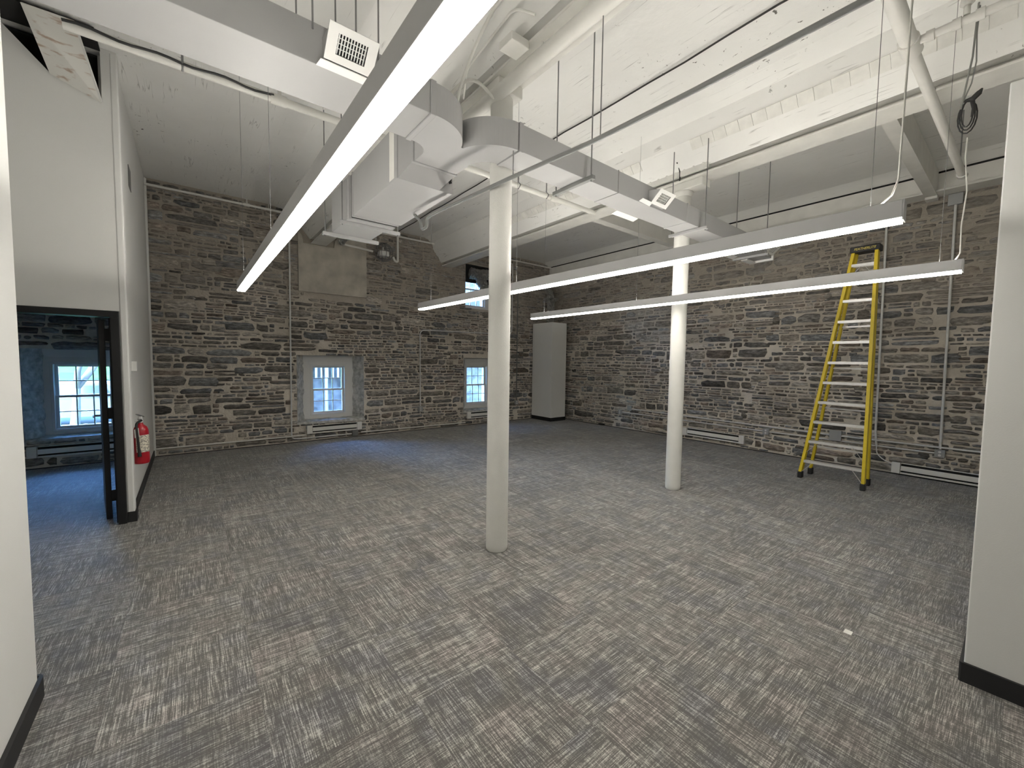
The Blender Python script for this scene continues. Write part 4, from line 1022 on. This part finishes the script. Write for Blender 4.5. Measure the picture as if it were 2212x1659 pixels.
tag(MB().box(3.225, 3.275, 0.60, 0.64, 0.001, 0.004).build('paper_scrap', M['paper']), 'tiny white paper scrap lying on the carpet near the right pier', 'paper')

# ------------------------------------------------------------------ ladder
t = thing('step_ladder', 'tall yellow fibreglass step ladder standing by the stone wall', 'ladder', (7.36, 1.67, 0))
def lerp(a, b, s): return Vector(a).lerp(Vector(b), s)
FL0, FL1 = (7.20, 2.045, 0.075), (7.36, 1.598, 3.27); FR0, FR1 = (7.155, 1.305, 0.075), (7.355, 1.352, 3.27)
RL0, RL1 = (7.575, 2.02, 0.075), (7.455, 1.585, 3.27); RR0, RR1 = (7.51, 1.325, 0.075), (7.45, 1.362, 3.27)
def channel(p0, p1, w, d, side):
    """C-shaped rail: web plus two flanges; side is the y direction of the web"""
    mb = MB(); p0, p1 = Vector(p0), Vector(p1); z = (p1 - p0).normalized(); x = Vector((0, 1, 0)).cross(z).normalized(); y = z.cross(x); L = (p1 - p0).length
    mt = Matrix(((x.x, y.x, z.x, p0.x), (x.y, y.y, z.y, p0.y), (x.z, y.z, z.z, p0.z), (0, 0, 0, 1)))
    mb.box(-d / 2, d / 2, side * w / 2 - 0.003, side * w / 2 + 0.003, 0, L, 0, mt); mb.box(-d / 2, -d / 2 + 0.006, -w / 2, w / 2, 0, L, 0, mt); mb.box(d / 2 - 0.006, d / 2, -w / 2, w / 2, 0, L, 0, mt)
    return mb
for a, b, s_ in ((FL0, FL1, 1), (FR0, FR1, -1)): channel(a, b, 0.034, 0.082, s_).build('front_rail', M['yellow'], t)
for a, b, s_ in ((RL0, RL1, 1), (RR0, RR1, -1)): channel(a, b, 0.030, 0.055, s_).build('rear_rail', M['yellow'], t)
for p in (FL0, FR0, RL0, RR0): MB().box(p[0] - 0.05, p[0] + 0.045, p[1] - 0.028, p[1] + 0.028, 0.0, 0.095, 0.008).build('foot', M['black'], t)
ZS = [0.276, 0.577, 0.872, 1.165, 1.455, 1.745, 2.035, 2.325, 2.612, 2.895, 3.10]
for k, z in enumerate(ZS):
    s = (z - 0.075) / 3.195; l_ = lerp(FL0, FL1, s); r_ = lerp(FR0, FR1, s); mb = MB()
    mb.box(l_.x - 0.045, l_.x + 0.05, r_.y + 0.014, l_.y - 0.014, z - 0.004, z + 0.002); mb.box(l_.x - 0.047, l_.x - 0.043, r_.y + 0.014, l_.y - 0.014, z - 0.034, z + 0.003); mb.box(l_.x + 0.044, l_.x + 0.05, r_.y + 0.014, l_.y - 0.014, z - 0.03, z - 0.004)
    mb.build('step', M['alu'], t)
    if k in (0, 1, 10):
        for q, sg in ((l_, -1), (r_, 1)):
            e = lerp(FL0 if sg < 0 else FR0, FL1 if sg < 0 else FR1, max(0.0, s - 0.055))
            MB().bar((q.x - 0.02, q.y + sg * 0.13, z - 0.012), (e.x - 0.02, e.y + sg * 0.018, e.z), 0.012, 0.004).build('brace', M['alu'], t)
for z in (0.45, 1.05, 1.65, 2.25, 2.85):
    s = (z - 0.075) / 3.195; l_ = lerp(RL0, RL1, s); r_ = lerp(RR0, RR1, s); MB().bar((l_.x, l_.y, z), (r_.x, r_.y, z), 0.012, 0.022).build('rear_brace', M['alu'], t)
cap = MB().box(7.305, 7.50, 1.315, 1.635, 3.262, 3.345, 0.012).build('top_cap', M['black'], t)
fc = bpy.data.curves.new('lettering', 'FONT'); fc.body = 'FEATHERLITE'; fc.size = 0.062; fc.align_x = 'CENTER'; fc.align_y = 'CENTER'; fc.shear = 0.25; fc.extrude = 0.0006
to = bpy.data.objects.new('lettering_curve', fc); C.objects.link(to); bpy.context.view_layer.update()
me = bpy.data.meshes.new_from_object(to.evaluated_get(bpy.context.evaluated_depsgraph_get())); bpy.data.objects.remove(to)
wd = max(v.co.x for v in me.vertices) - min(v.co.x for v in me.vertices); k = 0.235 / wd
for v in me.vertices: v.co = Vector((7.3042 - v.co.z, 1.475 - v.co.x * k, 3.303 + v.co.y * 0.72)) - wloc(t)
me.materials.clear(); me.materials.append(M['letter']); lo_ = bpy.data.objects.new('lettering', me); C.objects.link(lo_); lo_.parent = cap

# ------------------------------------------------------------------ fire extinguisher and small wall items
ex, ey = -0.425, 5.93
t = thing('fire_extinguisher', 'red fire extinguisher on a bracket by the black door frame', 'fire extinguisher', (ex, ey, 0.53))
MB().lathe(ex, ey, [(0.050, 0.53), (0.064, 0.535), (0.066, 0.55), (0.066, 0.86), (0.064, 0.895), (0.05, 0.93), (0.028, 0.95), (0.022, 0.96), (0.022, 0.975)], 28).build('cylinder', M['red'], t)
MB().lathe(ex, ey, [(0.02, 0.976), (0.022, 1.0), (0.018, 1.025), (0.016, 1.045)], 16).build('valve', M['galv'], t)
MB().bar((ex + 0.02, ey + 0.03, 1.035), (ex - 0.02, ey - 0.09, 1.075), 0.022, 0.008).build('lever', M['grey_pipe'], t)
MB().bar((ex + 0.01, ey + 0.02, 1.012), (ex - 0.01, ey - 0.085, 1.022), 0.02, 0.006).build('carry_handle', M['grey_pipe'], t)
MB().tube(smooth_path([(ex + 0.01, ey - 0.02, 1.0), (ex - 0.03, ey - 0.075, 0.98), (ex - 0.025, ey - 0.083, 0.90), (ex - 0.012, ey - 0.082, 0.64)], 0.04), 0.011, 10).build('hose', M['black'], t)
MB().tube([(ex - 0.014, ey - 0.082, 0.70), (ex - 0.010, ey - 0.083, 0.62)], [0.012, 0.018], 10).build('nozzle', M['black'], t)
MB().lathe(ex - 0.030, ey - 0.035, [(0.014, 0.995), (0.014, 1.0)], 12).build('gauge', M['white'], t)
lb = MB(); vs = []; fs = []
for k in range(11):
    a = math.radians(-125 + 13 * k)
    for z in (0.66, 0.845): vs.append((ex + 0.0668 * math.cos(a), ey + 0.0668 * math.sin(a), z))
for k in range(10): fs.append((2 * k, 2 * k + 2, 2 * k + 3, 2 * k + 1))
lb.add(vs, fs, True).build('printed_label', M['label'], t)
MB().box(XL + 0.001, ex - 0.0665, ey - 0.02, ey + 0.02, 0.80, 1.05).build('bracket', M['grey_pipe'], t)
tg = MB(); tg.quad((ex - 0.045, ey - 0.075, 0.82), (ex - 0.005, ey - 0.09, 0.84), (ex - 0.01, ey - 0.088, 0.93), (ex - 0.05, ey - 0.073, 0.91), 0.001); tg.build('inspection_tag', M['paper'], t)
t = thing('wall_switch', 'small white switch box on the white wall above the extinguisher', 'switch', (XL, 6.1, 1.52))
MB().box(XL + 0.001, XL + 0.008, 6.02, 6.14, 1.515, 1.645, 0.002).build('plate', M['white'], t)
MB().box(XL + 0.0085, XL + 0.055, 6.035, 6.125, 1.53, 1.635, 0.004).build('cover', M['white'], t)
tag(MB().box(XL + 0.001, XL + 0.006, 6.62, 6.86, 3.67, 3.92, 0.002).build('access_plate', M['grey_pipe']), 'thin grey plate set in the white wall under the ceiling', 'plate')

# ------------------------------------------------------------------ outside
struct(MB().box(-60, 60, 9.8, 110, -0.6, -0.45).build('ground', M['lawn'], origin=(0, 10, -0.45)))
t = thing('road', 'grey road beyond the lawn outside the windows', 'road', (-20, 19, -0.45)); MB().box(-60, 1.0, 17, 21, -0.449, -0.43).build('surface', M['asphalt'], t)
t = thing('house', 'grey stone house with white porch outside the windows of the main room', 'house', (6.5, 17.5, -0.45))
MB().box(1.8, 16, 15.6, 22, -0.45, 3.3).build('wall', M['facade'], t)
MB().box(8.6, 16, 16.2, 22, 4.61, 8.2).build('upper_storey', M['facade'], t)
MB().prism([(1.4, 3.3), (16.4, 3.3), (15, 4.6), (2.8, 4.6)], 'y', 15.3, 22.3).build('roof', M['asphalt'], t)
for k in range(12): MB().tube([(1.9 + k * 0.62, 15.2, -0.44), (1.9 + k * 0.62, 15.2, 2.5)], 0.055, 8).build('porch_post', M['porch'], t)
MB().box(1.8, 16, 14.95, 15.55, 2.51, 2.75).build('porch_roof', M['porch'], t)
for k in range(40): MB().box(1.95 + k * 0.18, 2.02 + k * 0.18, 15.15, 15.19, 1.0, 1.7).build('baluster', M['porch'], t)
MB().box(1.8, 16, 15.1, 15.24, 1.7, 1.78).build('rail', M['porch'], t)
for x in (2.6, 4.4, 6.4, 8.4): q = MB().box(x, x + 0.8, 15.56, 15.61, 0.3, 2.0).build('window', M['carglass'], t)
t = thing('tree', 'bare tree on the lawn outside the next room window', 'tree', (-2.35, 15.0, -0.45))
rt = random.Random(5); tb = MB()
def limb(p, d, r, n):
    q = p + d; tb.tube([p, p + d * 0.5 + Vector((rt.uniform(-.05, .05), rt.uniform(-.05, .05), 0)), q], [r, r * 0.85, r * 0.7], 6)
    if n: 
        for _ in range(3): limb(q, Vector((d.x * 0.6 + rt.uniform(-.55, .55), d.y * 0.6 + rt.uniform(-.55, .55), abs(d.z) * 0.6 + rt.uniform(-.1, .25))), r * 0.62, n - 1)
limb(Vector((-2.35, 15.0, -0.45)), Vector((0.1, 0, 1.3)), 0.11, 4); tb.build('branches', M['bark'], t)
t = thing('car', 'pale car parked on the road outside the next room window', 'car', (-2.6, 18.2, -0.43))
cb = MB().prism([(-4.7, -0.15), (-0.6, -0.15), (-0.55, 0.25), (-1.5, 0.4), (-2.0, 0.85), (-3.6, 0.85), (-4.2, 0.4), (-4.75, 0.3)], 'y', 17.4, 19.1); cb.build('body', M['carpaint'], t)
MB().prism([(-1.75, 0.42), (-2.1, 0.78), (-3.5, 0.78), (-3.95, 0.42)], 'y', 17.38, 17.395).build('side_windows', M['carglass'], t)
for x in (-1.4, -3.9): MB().prism([(x + 0.31 * math.cos(a * math.pi / 8), -0.12 + 0.31 * math.sin(a * math.pi / 8)) for a in range(16)], 'y', 17.36, 17.56).build('wheel', M['black'], t)
t = thing('hedge_bank', 'rising green bank beyond the road outside the windows', 'bank', (-6, 34, -0.45)); MB().prism([(22, -0.45), (60, 5.5), (60, -0.45)], 'x', -60, 1.0).build('slope', M['lawn'], t)
